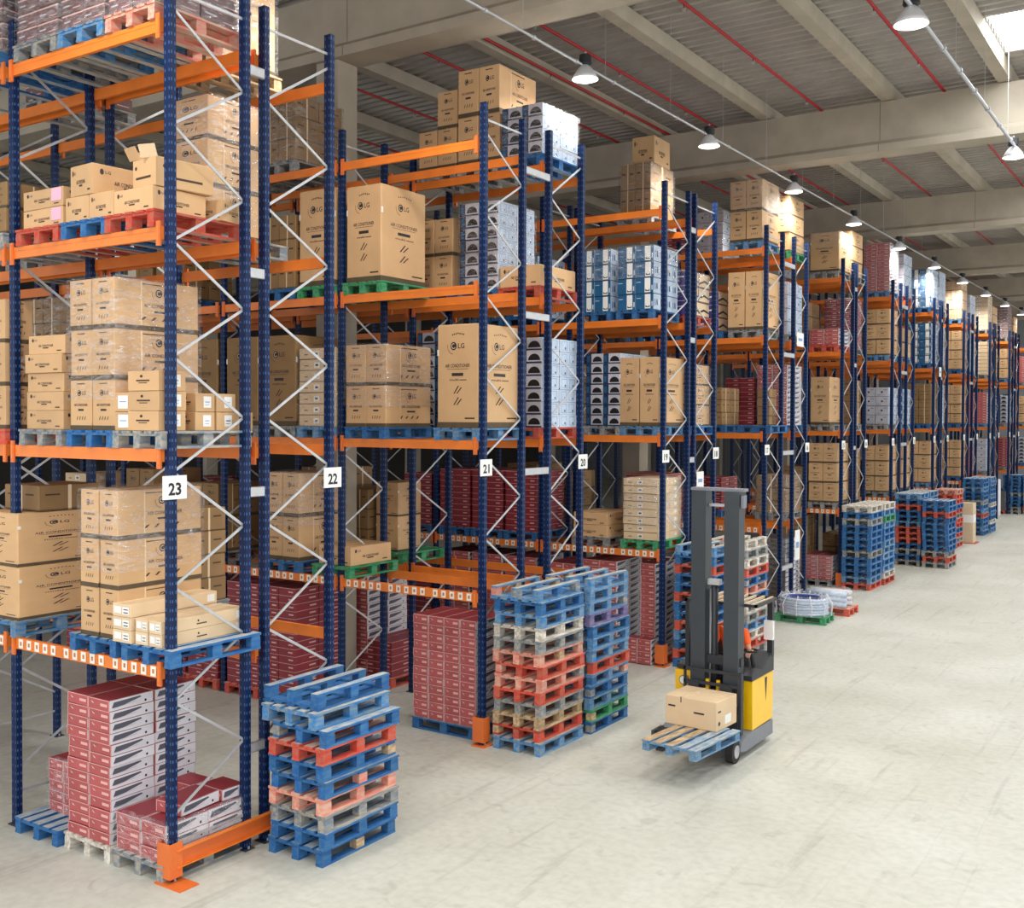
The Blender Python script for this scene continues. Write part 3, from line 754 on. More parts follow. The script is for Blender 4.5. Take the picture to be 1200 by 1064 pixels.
# rack 20
load(20, 0, 0, 2, 'bw', 2, 2, (7, .205), W=.84, pal='red', film=.0)
load(20, 0, 2, 2, 'bw', 2, 2, (8, .2), pal='blue')
load(20, 0, 1, 2, 'bw', 2, 2, (7, .2), pal='blue')
load(20, 0, 2, 3, 'ac', 2, 1, (2, .62), dx=-.02, pal='blue', full=True)
load(20, 0, 1, 3, 'bw', 2, 2, (7, .205), dx=.05, pal='blue', film=1)
load(20, 0, 0, 3, 'flat', 1, 1, [.34], pal='red', full=True)
load(20, 0, 1, 4, 'ac', 2, 1, (2, .78), W=.84, dx=.03, pal='grey', full=True)
load(20, 0, 2, 4, 'ac', 2, 1, [.66], W=.8, dx=.05, pal='grey', full=True)
SPEC.append(dict(kind='ac', loc=(slot_x(0, 2) + .24, 14.9, LV[4] + .85), size=(.42, 1.05, .62), rz=0, where='inner load, top shelf, rack 20', pos='right', tier=1, g='brown printed cartons on the racks'))
load(20, 0, 0, 4, 'bw', 2, 2, (4, .2), dx=.03, pal='blue', film=1)
load(20, 1, 0, 1, 'ac_tall', 1, 1, [.62, .6], W=.52, D=.66, dx=-.14, dy=-.1, pdx=.1, pal='green', full=True)
load(20, 1, 1, 0, 'red', 2, 2, (14, .125), pal='red'); load(20, 1, 0, 0, 'redp', 2, 2, (5, .125), pal='red', dx=-.3)
load(20, 1, 1, 2, 'bw', 2, 2, (6, .2), pal='blue'); load(20, 1, 0, 2, 'bw', 2, 2, (7, .2), pal='blue'); load(20, 1, 1, 1, 'taped', 2, 2, (3, .36), pal='blue'); load(20, 1, 2, 1, 'taped', 2, 2, (4, .36), pal='blue')
load(20, 1, 2, 3, 'taped', 2, 2, (4, .36), pal='blue'); load(20, 1, 0, 3, 'taped', 2, 2, (4, .36), pal='blue'); load(20, 2, 0, 0, 'redp', 2, 2, (13, .125), pal='red'); load(20, 2, 1, 2, 'redp', 2, 2, (9, .125), pal='red')
load(20, 2, 1, 0, 'redp', 2, 2, (12, .125), pal='red'); load(20, 2, 2, 2, 'ac_d', 2, 1, (2, .6), pal='grey'); load(20, 3, 0, 1, 'redp', 2, 2, (9, .125), pal='red'); load(20, 3, 1, 3, 'ac_d', 2, 1, (3, .5), pal='grey'); load(20, 3, 1, 0, 'redp', 2, 2, (12, .125), pal='red')
# rack 19
load(19, 0, 0, 0, 'red', 1, 2, (14, .125), W=.32, D=1.0, dx=.14, dy=.08, pal='red')
SPEC.extend(dict(kind='red', loc=(slot_x(0, 0) - .1 + .3 * i, 18.62, .02 + .12 * t), size=(.29, .28, .116), rz=0, where='low pile before the aisle-end load, floor, rack 19', pos=('left', 'right')[i], tier=t, g='red-ended white boxes on the racks') for t in range(4) for i in range(2))
load(19, 0, 1, 0, 'red', 2, 2, (14, .125), pal='red'); load(19, 0, 2, 0, 'red', 2, 2, (13, .125), pal='blue', dx=.02)
for s in (0, 1, 2): load(19, 1, s, 0, 'red', 2, 2, (14, .12), pal='red')
load(19, 0, 2, 1, 'flat', 1, 1, (2, .24), dx=.65, pal='grey', full=True)
load(19, 0, 0, 1, 'band', 1, 2, (8, .15), W=.74, dx=.03, pal='green', film=.8)
for s in (0, 1, 2): load(19, 1, s, 1, 'redp', 2, 2, (10, .125), pal='blue')
load(19, 0, 1, 2, 'bw', 2, 2, (7, .205), dx=.06, pal='grey'); load(19, 0, 0, 2, 'ac_tall', 2, 1, [1.34], W=.86, dx=0, pal='azure', full=True)
load(19, 0, 1, 3, 'bp', 2, 2, (4, .31), W=.74, dx=-.15, pal='blue', film=.5); load(19, 0, 0, 3, 'bp', 2, 2, (4, .31), W=.78, dx=-.1, pal='blue', film=.5)
load(19, 1, 0, 3, 'bp', 2, 2, (4, .31), pal='blue'); load(19, 1, 0, 2, 'taped', 2, 2, (4, .34), pal='blue'); load(19, 1, 1, 2, 'ac_d', 2, 1, (3, .45), pal='blue'); load(19, 1, 1, 3, 'taped', 2, 2, (3, .34), pal='blue')
load(19, 2, 0, 1, 'redp', 2, 2, (9, .125), pal='blue'); load(19, 2, 0, 0, 'redp', 2, 2, (11, .125), pal='blue'); load(19, 2, 1, 2, 'taped', 2, 2, (3, .34), pal='blue'); load(19, 2, 1, 0, 'redp', 2, 2, (11, .125), pal='blue'); load(19, 2, 2, 2, 'redp', 2, 2, (9, .125), pal='blue')
# rack 18
load(18, 0, 1, 4, 'taped', 2, 1, (2, .56), W=.72, dx=.05, pal='grey', film=.8, full=True)
SPEC.append(dict(kind='flat', loc=(slot_x(0, 1) + .15, 20.5, LV[4] + 1.31), size=(.5, .8, .56), rz=.03, where='middle load, top shelf, rack 18', pos='top', tier=2, g='flat brown cartons on the racks'))
load(18, 0, 0, 3, 'purple', 2, 2, (3, .3), pal='red', film=.6); load(18, 0, 1, 3, 'purple', 2, 2, (3, .3), pal='blue')
load(18, 0, .7, 1, 'redp', 2, 2, (10, .12), dx=0, pal='blue', name='middle load'); load(18, 0, 1, 0, 'redp', 2, 2, (10, .12), pal='blue'); load(18, 0, 2, 0, 'redp', 2, 2, (10, .12), pal='blue')
load(18, 1, 0, 1, 'ac_d', 2, 1, (3, .4), pal='blue'); load(18, 1, 1, 1, 'ac_d', 2, 1, (3, .45), pal='blue'); load(18, 1, 0, 2, 'ac_d', 2, 1, (3, .45), pal='blue'); load(18, 1, 0, 3, 'ac_d', 2, 1, (2, .45), pal='blue')
load(18, 1, 2, 1, 'redp', 2, 2, (10, .12), pal='blue'); load(18, 0, 0, 2, 'ac', 2, 1, (3, .42), W=.6, dx=.1, pal='blue', film=1)
# rack 17
load(17, 0, 0, 4, 'ac', 2, 1, (2, .72), W=.8, dx=.01, pal='azure', film=.5, full=True)
load(17, 0, 0, 3, 'ac_tall', 2, 1, [1.38], W=.86, dx=-.0, pal='grey', full=True); load(17, 0, 2, 3, 'purple', 2, 2, (3, .32), pal='blue'); load(17, 0, 1, 3, 'purple', 1, 2, (3, .32), W=.6, pal='blue', dx=-.1)
load(17, 0, 2, 2, 'redp', 2, 2, (10, .12), pal='blue'); load(17, 0, 1, 2, 'taped', 2, 2, (3, .3), pal='blue', W=.6); load(17, 0, 0, 2, 'ac_d', 1, 1, (4, .22), W=.3, D=.5, dx=.25, dy=.3, pal='blue')
load(17, 0, 2, 1, 'redp', 2, 2, (5, .12), pal='blue'); load(17, 1, 0, 2, 'redp', 2, 2, (10, .12), pal='blue'); load(17, 1, 0, 1, 'ac_d', 2, 1, (2, .5), pal='blue'); load(17, 1, 0, 3, 'white', 2, 2, (3, .3), pal='blue'); load(17, 1, 1, 2, 'taped', 2, 2, (4, .3), pal='blue')
load(17, 1, 0, 0, 'redp', 2, 2, (9, .12), pal='blue'); load(17, 0, 2, 0, 'crate', 1, 1, (10, .12), pal='blue')
# rack 16
load(16, 0, 0, 4, 'ac', 2, 1, (3, .46), W=.72, dx=.05, pal='green', full=True); load(16, 0, 2, 4, 'white', 2, 2, (4, .3), pal='grey', film=1)
load(16, 0, 0, 3, 'white', 2, 2, (4, .33), pal='grey'); load(16, 0, 1, 3, 'ac', 2, 1, (2, .5), pal='grey'); load(16, 0, 0, 2, 'red', 2, 2, (12, .125), pal='blue', film=.9); load(16, 0, 1, 2, 'redp', 2, 2, (10, .12), pal='blue')
load(16, 0, 0, 1, 'taped', 1, 1, [.3, .32, .32], W=.8, pal='grey', film=1); load(16, 0, 0, 0, 'crate', 1, 2, (13, .12), pal='grey', film=.5); load(16, 0, 1, 0, 'crate', 1, 2, (13, .12), pal='grey')
load(16, 1, 0, 1, 'ac_d', 2, 1, (2, .5), pal='blue'); load(16, 1, 0, 2, 'taped', 2, 2, (4, .3), pal='blue'); load(16, 0, 2, 1, 'redp', 2, 2, (7, .12), pal='blue'); load(16, 1, 0, 4, 'redp', 2, 2, (8, .12), pal='blue')
# rack 15, 14
load(15, 0, 0, 4, 'ac_tall', 1, 1, [1.12], W=.84, pal='grey', film=.4, full=True); load(15, 0, 0, 3, 'red', 2, 2, (4, .115), W=.84, pal='red'); load(15, 0, 1, 3, 'ac_d', 2, 1, (3, .42), pal='grey'); load(15, 0, 0, 2, 'ac_tall', 1, 1, [1.36], W=.56, dx=-.1, pal='grey', full=True)
load(15, 0, 0, 1, 'ac', 2, 1, (3, .56), W=.82, pal='grey', full=True); load(15, 0, 0, 0, 'red', 2, 2, (6, .115), W=.84, dx=-.12, pal='grey', film=.8); load(15, 0, 1, 1, 'ac_d', 2, 1, (2, .5), pal='grey'); load(15, 0, 1, 0, 'taped', 2, 2, (6, .3), pal='grey', W=.7)
load(15, 0, 2, 3, 'ac_d', 2, 1, (2, .4), pal='grey'); load(15, 0, 2, 2, 'taped', 2, 2, (4, .3), pal='grey'); load(15, 0, 2, 4, 'white', 2, 2, (4, .3), pal='grey')
load(14, 0, 0, 4, 'ac', 2, 1, (3, .44), W=.6, dx=.1, pal='grey', full=True); load(14, 0, 0, 3, 'redp', 2, 2, (12, .12), pal='grey', film=1); load(14, 0, 0, 2, 'taped', 2, 2, (4, .33), pal='grey'); load(14, 0, 0, 1, 'taped', 2, 2, (5, .3), pal='grey'); load(14, 0, 0, 0, 'ac_d', 2, 1, (3, .4), pal='grey')
# remaining racks down the aisle
far = {13: [('taped', 4, .3, 'ac_d'), ('ac', 3, .5, 'taped'), ('white', 4, .3, 'redp'), ('ac', 3, .5, 'taped'), ('red', 13, .12, 'taped')],
       12: [('taped', 4, .3, 'taped'), ('ac', 3, .5, 'ac'), ('bp', 4, .3, 'taped'), ('ac', 2, .5, 'ac'), ('white', 4, .36, 'bp')],
       11: [('ac', 2, .4, 'taped'), ('ac', 3, .52, 'taped'), ('taped', 5, .3, 'taped'), ('bp', 5, .3, 'white'), ('bp', 4, .36, 'white')],
       10: [('ac', 2, .4, 'taped'), ('taped', 3, .52, 'taped'), ('white', 5, .3, 'taped'), ('white', 5, .3, 'white'), ('bw', 5, .3, 'white')],
       9: [('crate', 8, .12, 'taped'), ('ac', 4, .38, 'taped'), ('ac', 4, .4, 'ac'), ('ac', 4, .4, 'band'), ('ac', 4, .4, 'band')],
       8: [('crate', 8, .12, 'taped'), ('redp', 10, .12, 'taped'), ('redp', 10, .12, 'ac'), ('white', 4, .4, 'band'), ('white', 3, .4, 'band')],
       7: [('crate', 8, .12, 'taped'), ('white', 5, .3, 'taped'), ('red', 12, .12, 'ac'), ('band', 9, .17, 'band'), ('band', 9, .18, 'band')],
       6: [('crate', 8, .12, 'taped'), ('taped', 4, .38, 'taped'), ('bw', 7, .2, 'ac'), ('purple', 4, .3, 'band'), ('ac', 3, .4, 'band')],
       5: [('crate', 8, .12, 'taped'), ('redp', 12, .12, 'taped'), ('bw', 7, .2, 'ac'), ('ac', 3, .5, 'band'), ('mauve', 9, .18, 'band')],
       4: [('crate', 8, .12, 'taped'), ('ac', 3, .5, 'taped'), ('bp', 5, .3, 'ac'), ('ac', 3, .5, 'band'), ('ac', 3, .4, 'band')],
       3: [('bp', 4, .3, 'taped'), ('bw', 7, .2, 'taped'), ('ac', 3, .5, 'ac'), ('red', 12, .12, 'band'), (None, 0, 0, None)],
       2: [('bp', 4, .3, 'taped'), ('bw', 7, .2, 'taped'), ('ac', 3, .5, 'ac'), (None, 0, 0, None), (None, 0, 0, None)]}
pc = ['blue', 'grey', 'red', 'azure']
for n, rows in far.items():
    for lv, (k, c, h, k2) in enumerate(rows):
        if not k: continue
        load(n, 0, 0, lv, k, 1 if k in ('band', 'crate') else 2, 1 if k in ('ac', 'ac_d') else 2, (c, h), W=.84, pal=RND.choice(pc), film=1 if lv == 4 and n % 2 else 0)
        if n > 4: load(n, 0, 1, lv, k2, 1 if k2 == 'band' else 2, 1 if k2 in ('ac', 'ac_d') else 2, (max(2, c - 1) if k2 != 'redp' else 9, h if k2 != 'redp' else .12), pal=RND.choice(pc))

# --- turn the specs into objects: the 300 largest of each kind stand alone, the rest of a kind form one object
bykind = {}
for s in SPEC: bykind.setdefault(KIND[s['kind']][1], []).append(s)
for kn, L_ in bykind.items():
    def score(s):
        x, y, z = s['loc']; d = (Vector((x, y, z)) - CAM).length; w, dd, h = s['size']
        bonus = (1.6 if 'front' in s['pos'] or 'right' in s['pos'] else 1) * (1 if 'bay' not in s['where'] else .3)
        return (w + dd) * h / d / d * bonus
    L_.sort(key=score, reverse=True)
    rest = {}
    for i, s in enumerate(L_):
        b, me = proto(s['kind']); w, d, h = s['size']
        if i < 300:
            o = link(kn, me); o.location = s['loc']; o.rotation_euler.z = s['rz']; o.scale = (w / b.w, d / b.d, h / b.h)
            pos = (s['pos'] + ', ') if s['pos'] else ''
            tag(o, f"{KIND[s['kind']][2]}, {pos}{WORD[s['tier']]} tier, {s['where']}".replace(' ,', ','), KIND[s['kind']][3], s['g'])
        else:
            rest.setdefault(KIND[s['kind']][1], MB()).merge(b, Matrix.LocRotScale(Vector(s['loc']), Matrix.Rotation(s['rz'], 3, 'Z'), Vector((w / b.w, d / b.d, h / b.h))))
    for r_, mb in rest.items():
        tag(mb.build(r_), f"{KIND[L_[0]['kind']][2]}s deep inside and far down the racks, too many to count", KIND[L_[0]['kind']][3] + 's', kind='stuff')
    print('KIND', kn, len(L_))

# ------------------------------------------------------------------ pallet piles on the aisle floor
pile(-8.19, 8.79, ['blue', 'blue', 'grey', 'rose', 'blue', 'blue', 'red', 'blue', 'azure', 'blue'], 'nearest pile, before sign 22',
     shifts={8: (-.1, -.02), 9: (-.16, .06)}, flips=(9,))
pile(-8.26, 13.2, ['azure', 'red', 'wood', 'grey', 'red', 'rose', 'red', 'rose', 'grey', 'white', 'azure', 'blue', 'azure'], 'front pile before sign 21',
     shifts={1: (-.04, .05), 12: (-.04, -.02)}, flips=(12,))
pile(-8.2, 14.55, ['blue', 'green', 'azure', 'blue', 'azure', 'red', 'azure', 'azure', 'blue', 'purple', 'azure', 'azure', 'azure'], 'rear pile before sign 20', flips=(12,))
pile(-8.25, 19.3, ['blue', 'red', 'blue', 'azure', 'red', 'blue', 'blue', 'red', 'blue', 'blue', 'red', 'blue', 'azure'], 'pile before sign 19, behind the truck', flips=(12,))
pile(-8.1, 20.58, ['grey', 'red', 'white', 'azure', 'grey', 'white', 'blue', 'rose', 'blue', 'red', 'white', 'grey', 'white'], 'pile before sign 18', flips=(12,))
far_piles = [(-8.38, 30.65, 'pile before sign 15', ['red', 'azure', 'blue', 'blue', 'blue', 'grey', 'blue', 'blue', 'blue', 'blue', 'grey', 'blue', 'white']),
             (-8.35, 31.95, 'pile before sign 14', ['red', 'white', 'azure', 'blue', 'azure', 'azure', 'azure', 'blue', 'blue', 'azure', 'green', 'azure', 'white']),
             (-8.42, 36.7, 'rack-side pile before sign 13', ['grey', 'blue', 'grey', 'blue', 'red', 'red', 'red', 'azure', 'blue', 'blue', 'red', 'blue', 'azure']),
             (-7.52, 36.5, 'aisle-side pile before sign 13', ['grey', 'red', 'grey', 'blue', 'blue', 'blue', 'blue', 'blue', 'blue', 'red', 'blue', 'blue']),
             (-8.42, 38.0, 'pile before sign 12', ['grey', 'red', 'grey', 'blue', 'white', 'blue', 'red', 'blue', 'blue', 'red', 'blue', 'blue', 'azure']),
             (-8.45, 42.6, 'pile before sign 11', ['red', 'grey', 'red', 'blue', 'red', 'red', 'grey', 'red', 'blue', 'red', 'red', 'rose']),
             (-8.4, 47.7, 'pile before sign 9', ['blue', 'azure', 'blue', 'blue', 'red', 'azure', 'blue', 'grey', 'blue', 'blue', 'azure', 'blue', 'blue']),
             (-8.35, 49.1, 'pile before sign 8', ['azure', 'blue', 'white', 'blue', 'azure', 'blue', 'white', 'blue', 'azure', 'blue', 'blue', 'azure', 'azure']),
             (-8.7, 59.6, 'rack-side pile before sign 5', ['grey', 'grey', 'blue', 'blue', 'blue', 'grey', 'blue', 'blue', 'blue', 'blue', 'blue']),
             (-7.8, 59.8, 'aisle-side pile before sign 5', ['grey', 'red', 'blue', 'blue', 'grey', 'grey', 'blue', 'blue', 'blue', 'blue', 'blue'])]
for x, y, nm, cl in far_piles: pile(x, y, cl, nm, detailed=False)
# beige board leaning panel and white roll by sign 11
def boards():
    r = empty('packed_board', (-8.1, 44.2, 0)); b = MB(); b.box(-.28, .28, -.3, .3, .02, 1.55, 'board_beige'); b.build('board', r)
    b = MB(); b.box(-.2, .283, -.305, -.3, .8, 1.1, 'paper_white'); b.box(.28, .286, -.25, .25, .8, 1.1, 'paper_white'); b.build('paper_sheet', r)
    b = MB(); b.box(-.4, .4, -.4, .4, 0, .02, 'pallet_red'); b.build('base_board', r)
    tag(r, 'upright beige packed boards with a white sheet beside the pile before sign 11', 'board')
    r = empty('wrapped_roll', (-9.1, 56.95, 0)); b = MB(); b.lathe([(0, 0), (.2, 0), (.22, .1), (.2, 1.85), (0, 1.87)], 'white_card'); o = b.build('roll', r, smooth=True)
    tag(r, 'tall white wrapped roll standing on the aisle floor near sign 6', 'roll')
boards()
# wrapped coil of hose on a green pallet, and a smaller wrapped bundle behind it
def coil():
    pallet('pallet_green', (-8.1, 24.75, 0), .05, 'green pallet on the floor under the wrapped hose coil', turned=True)
    r = empty('hose_coil', (-8.1, 24.72, PH)); r.scale = (1, 1, .85)
    for k in range(6):
        b = MB(); R_ = .48 - .012 * (k % 2); pts = [(R_ * 1.12 * math.cos(t), R_ * .92 * math.sin(t), .05 + k * .075) for t in [2 * math.pi * i / 40 for i in range(41)]]
        b.tube(pts, .042, 'ice_card', 8); b.build('hose_loop', r, smooth=True)
        if k > 2:
            b = MB(); b.tube([(p[0] * .84, p[1] * .84, p[2]) for p in pts], .04, 'hose_blue', 8); b.build('hose_loop', r, smooth=True)
    b = MB(); b.lathe([(.60, .0), (.63, .12), (.62, .3), (.58, .46), (.5, .54), (.42, .52), (.38, .4)], 'film', 28); o = b.build('film_wrap', r, smooth=True); o.scale = (1.05, .9, 1)
    b = MB()
    for t in range(0, 360, 30):
        a = math.radians(t); u = Vector((math.cos(a) * 1.08, math.sin(a) * .9, 0))
        b.tube([u * .60 + Vector((0, 0, .01)), u * .63 + Vector((0, 0, .3)), u * .5 + Vector((0, 0, .55)), u * .38 + Vector((0, 0, .42))], .012, 'white_card', 5)
    b.build('strap', r)
    tag(r, 'coil of pale and blue hose wrapped in film on the green floor pallet', 'hose coil')
    pallet('pallet_red', (-7.95, 26.2, 0), .0, 'red pallet on the floor behind the green coil pallet', turned=True)
    r = empty('wrapped_bundle', (-7.95, 26.2, PH))
    b = MB()
    for k in range(3): b.tube([(-.5, -.3 + .05 * k, .08 + .12 * k), (0, -.34, .1 + .12 * k), (.5, -.28, .07 + .12 * k)], .07, 'ice_card', 8); b.tube([(-.5, .1, .08 + .12 * k), (.5, .15, .07 + .12 * k)], .07, 'white_card', 8)
    b.build('bundle', r, smooth=True); b = MB(); b.lathe([(.55, 0), (.6, .2), (.5, .42), (.1, .45)], 'film', 16); b.build('film_wrap', r, smooth=True)
    tag(r, 'low film-wrapped bundle of pale tubes on the red floor pallet', 'bundle')
coil()
# sheets hung on the frame posts
for k, (n, z, y, w, h) in enumerate(((16, 1.75, -.78, .36, .75), (18, 3.5, -.87, .34, .36), (16, 6.75, -.7, .5, .34), (11, 6.56, -.3, .4, .36))):
    b = MB(); b.box(-.004, .004, -w / 2, w / 2, -h / 2, h / 2, 'paper_white'); b.box(.004, .006, -w * .3, w * .3, -h * .1, h * .1, 'ice_line'); b.box(-.03, -.004, -.02, .02, -.02, .02, 'galvanised')
    y0 = RK[n][1] + y; o = b.build('notice_sheet', loc=(X0 + .085, y0, z - .15 * (k == 0)))
    tag(o, f"white notice sheet hung on the post of rack {n}, {'low' if z < 4 else 'high'} down", 'notice', 'notice sheets on rack posts')

# the largest pallets in view stand alone, the rest form one object
n_det = 64
PSPEC.sort(key=lambda p: (Vector(p[1]) - CAM).length * (2.2 if 'bay' in p[3] else 1) * (.6 if 'pile' in p[3] else 1))
restp = MB(); PC = {}
for i, p in enumerate(PSPEC):
    if i < 300 - n_det: pallet_now(*p)
    else:
        if (p[0], p[5]) not in PC:
            d, bl, bb = pallet_parts(p[0], p[0], p[0])
            for x, y in PB: d.merge(bl, Matrix.Translation((x, y, .0265)))
            for x in (-.35, 0, .35): d.merge(bb, Matrix.Translation((x, 0, 0)))
            if p[5]: d.v = [(v[1], -v[0], v[2]) for v in d.v]
            PC[(p[0], p[5])] = d
        restp.merge(PC[(p[0], p[5])], Matrix.Translation(p[1]) @ Matrix.Rotation(p[2], 4, 'Z'))
if restp.v: tag(restp.build('wooden_pallet'), 'pallets deep inside and far down the racks, too many to count', 'pallets', kind='stuff')
print('PALLETS', len(PSPEC))
# ------------------------------------------------------------------ reach truck
def truck():
    r = empty('reach_truck', (-5.98, 14.6, 0)); X = lambda v: v + 5.98; Y = lambda v: v - 14.6
    def part(name, f, smooth=False):
        b = MB(); f(b); return b.build(name, r, smooth)
    B = lambda b, x0, x1, y0, y1, z0, z1, n: b.box(X(x0), X(x1), Y(y0), Y(y1), z0, z1, n)
    for nm, xs in (('right', -5.54), ('left', -6.6)):
        o = part('straddle_leg', lambda b: (b.extrude([(Y(13.98), .14), (Y(14.0), .26), (Y(14.2), .32), (Y(15.25), .3), (Y(15.25), .1), (Y(14.2), .1)], X(xs - .09), X(xs + .09), 'truck_light', 'x'),
                                            b.box(X(xs - .1), X(xs - .05), Y(13.74), Y(14.05), .1, .3, 'truck_grey')))
        w = MB()
        w.tube([(X(xs - .05), Y(13.9), .16), (X(xs + .06), Y(13.9), .16)], .16, 'rubber', 20); w.tube([(X(xs + .06), Y(13.9), .16), (X(xs + .07), Y(13.9), .16)], .09, 'galvanised', 16)
        w.build('wheel', r)
    w = MB(); w.tube([(X(-6.2), Y(15.0), .18), (X(-5.98), Y(15.0), .18)], .18, 'rubber', 20); w.build('wheel', r)
    # yellow body with tapered flank, dark recess
    def body(b):
        b.extrude([(Y(14.47), .32), (Y(14.45), 1.02), (Y(15.3), 1.02), (Y(15.28), .32)], X(-5.83), X(-5.47), 'truck_yellow', 'x')
        b.extrude([(Y(14.47), .32), (Y(14.45), 1.05), (Y(15.3), 1.02), (Y(15.28), .32)], X(-6.66), X(-6.4), 'truck_yellow', 'x')
        B(b, -6.4, -5.83, 14.6, 15.28, .2, .98, 'truck_dark')
    part('body', body)
    part('side_vent', lambda b: b.add([(X(-5.468), Y(14.95), .98), (X(-5.468), Y(15.05), .98), (X(-5.468), Y(15.0), .62)], [(0, 1, 2)], 'sign_black'))
    part('cover', lambda b: (b.extrude([(Y(14.42), 1.03), (Y(14.42), 1.1), (Y(14.6), 1.18), (Y(14.85), 1.12), (Y(15.2), 1.3), (Y(15.3), 1.3), (Y(15.3), 1.03)], X(-5.86), X(-5.46), 'truck_dark', 'x'),
                             B(b, -6.66, -6.38, 14.5, 15.3, 1.06, 1.12, 'truck_dark')))
    for x in (-6.19, -5.69):       # mast channels
        part('mast_channel', lambda b: (B(b, x - .11, x + .11, 14.18, 14.22, .3, 3.73, 'truck_grey'), B(b, x - .11, x - .07, 14.22, 14.4, .3, 3.73, 'truck_grey'), B(b, x + .07, x + .11, 14.22, 14.4, .3, 3.73, 'truck_grey'), B(b, x - .05, x + .05, 14.25, 14.38, .3, 3.6, 'truck_dark')))
    part('mast_crossbar', lambda b: B(b, -6.32, -5.52, 14.2, 14.38, 3.73, 3.77, 'truck_light'))
    part('mast_crossbar', lambda b: B(b, -6.1, -5.78, 14.3, 14.36, 3.5, 3.54, 'galvanised'))
    part('mast_crossbar', lambda b: B(b, -6.3, -5.56, 14.25, 14.36, 1.25, 1.37, 'truck_dark'))
    part('lift_cylinder', lambda b: b.tube([(X(-5.99), Y(14.32), .4), (X(-5.99), Y(14.32), 2.4)], .05, 'truck_dark', 12), True)
    part('lift_cylinder', lambda b: b.tube([(X(-6.06), Y(14.36), .4), (X(-6.06), Y(14.36), 2.3)], .03, 'galvanised', 10), True)
    part('chain_anchor', lambda b: (B(b, -6.08, -5.9, 14.26, 14.36, 2.38, 2.46, 'galvanised'), B(b, -5.57, -5.53, 14.22, 14.34, 3.5, 3.68, 'truck_light')))
    def carriage(b):
        B(b, -6.36, -5.5, 14.08, 14.12, .98, 1.02, 'truck_dark'); B(b, -6.36, -5.5, 14.08, 14.12, 1.16, 1.2, 'truck_dark'); B(b, -6.36, -5.5, 14.08, 14.14, .62, .74, 'truck_dark')
        for x in (-6.2, -5.72): B(b, x - .08, x + .08, 14.06, 14.18, .5, 1.0, 'truck_dark')
        B(b, -6.36, -6.33, 14.08, 14.12, .62, 1.2, 'truck_dark'); B(b, -5.53, -5.48, 14.06, 14.14, .34, 1.2, 'truck_dark')
    part('fork_carriage', carriage)
    part('tilt_cylinder', lambda b: b.tube([(X(-6.02), Y(14.15), .76), (X(-6.02), Y(14.15), 1.05)], .03, 'truck_yellow', 10))
    part('tilt_cylinder', lambda b: b.tube([(X(-5.86), Y(14.15), .76), (X(-5.86), Y(14.15), 1.05)], .03, 'truck_yellow', 10))
    part('headlamp', lambda b: (b.tube([(X(-6.5), Y(14.44), .92), (X(-6.5), Y(14.38), .92)], .07, 'truck_light', 14), b.tube([(X(-6.5), Y(14.38), .92), (X(-6.5), Y(14.375), .92)], .055, 'paper_white', 14)))
    for x in (-6.1, -5.6):
        part('fork', lambda b: (B(b, x - .05, x + .05, 12.75, 14.06, .365, .4, 'truck_dark'), B(b, x - .05, x + .05, 14.02, 14.06, .365, .8, 'truck_dark')))
    # overhead guard on its rear post
    def guard(b):
        B(b, -6.5, -5.4, 14.42, 14.46, 2.08, 2.12, 'truck_dark'); B(b, -6.5, -5.4, 15.26, 15.3, 2.08, 2.12, 'truck_dark'); B(b, -6.5, -6.46, 14.42, 15.3, 2.08, 2.12, 'truck_dark'); B(b, -5.44, -5.4, 14.42, 15.3, 2.08, 2.12, 'truck_dark')
        for i in range(8): B(b, -6.4 + i * .13, -6.37 + i * .13, 14.44, 15.28, 2.09, 2.125, 'board_beige')
    part('overhead_guard', guard)
    part('guard_post', lambda b: B(b, -5.53, -5.45, 15.2, 15.28, 1.25, 2.08, 'truck_dark'))
    part('guard_post', lambda b: B(b, -6.5, -6.44, 14.44, 14.5, 1.1, 2.08, 'truck_dark'))
    part('document_box', lambda b: B(b, -5.56, -5.42, 15.14, 15.2, 1.5, 1.78, 'paper_white'))
    part('steering_column', lambda b: (b.tube([(X(-5.62), Y(14.9), 1.1), (X(-5.64), Y(14.85), 1.36)], .03, 'truck_dark', 8), b.lathe([(.1, 0), (.115, .015), (.1, .03)], 'rubber', 18, (X(-5.64), Y(14.84), 1.36))))
    part('seat', lambda b: (B(b, -6.36, -5.9, 14.72, 15.12, .98, 1.08, 'rubber'), B(b, -6.36, -5.9, 15.12, 15.22, 1.0, 1.5, 'rubber')))
    tag(r, 'yellow and dark grey reach truck carrying a blue pallet down the aisle', 'reach truck')
    return r
truck()
# its load
p_ = pallet_detailed('pallet_mixed', (-5.8, 13.12, .405 - .02 + .0), -.1, 'light blue and bare pallet carried on the forks of the reach truck', None)
p_.location.z = .402; 
p_.scale.z = .75
def fork_box():
    r = empty('shipping_carton', (-5.93, 13.72, .54), -.06); b = Carton(.78, .62, .4, 'kraft_pale')
    b.q('FR', .06, .62, .2, .68, 'ink_dark'); b.q('F', .56, .5, .76, .56, 'ink_dark'); b.disc('R', .12, .25, .03, 'ink_dark'); b.q('R', .4, .15, .7, .45, 'paper_white'); b.q('F', .3, .8, .32, 1, 'ink')
    b.build('body', r); t = MB(); t.box(-.39, .39, -.03, .03, .4, .403, 'tape'); t.box(-.12, -.08, -.31, .31, .4, .4035, 'tape'); t.build('packing_tape', r)
    tag(r, 'tan shipping carton on the pallet held by the reach truck', 'carton')
fork_box()

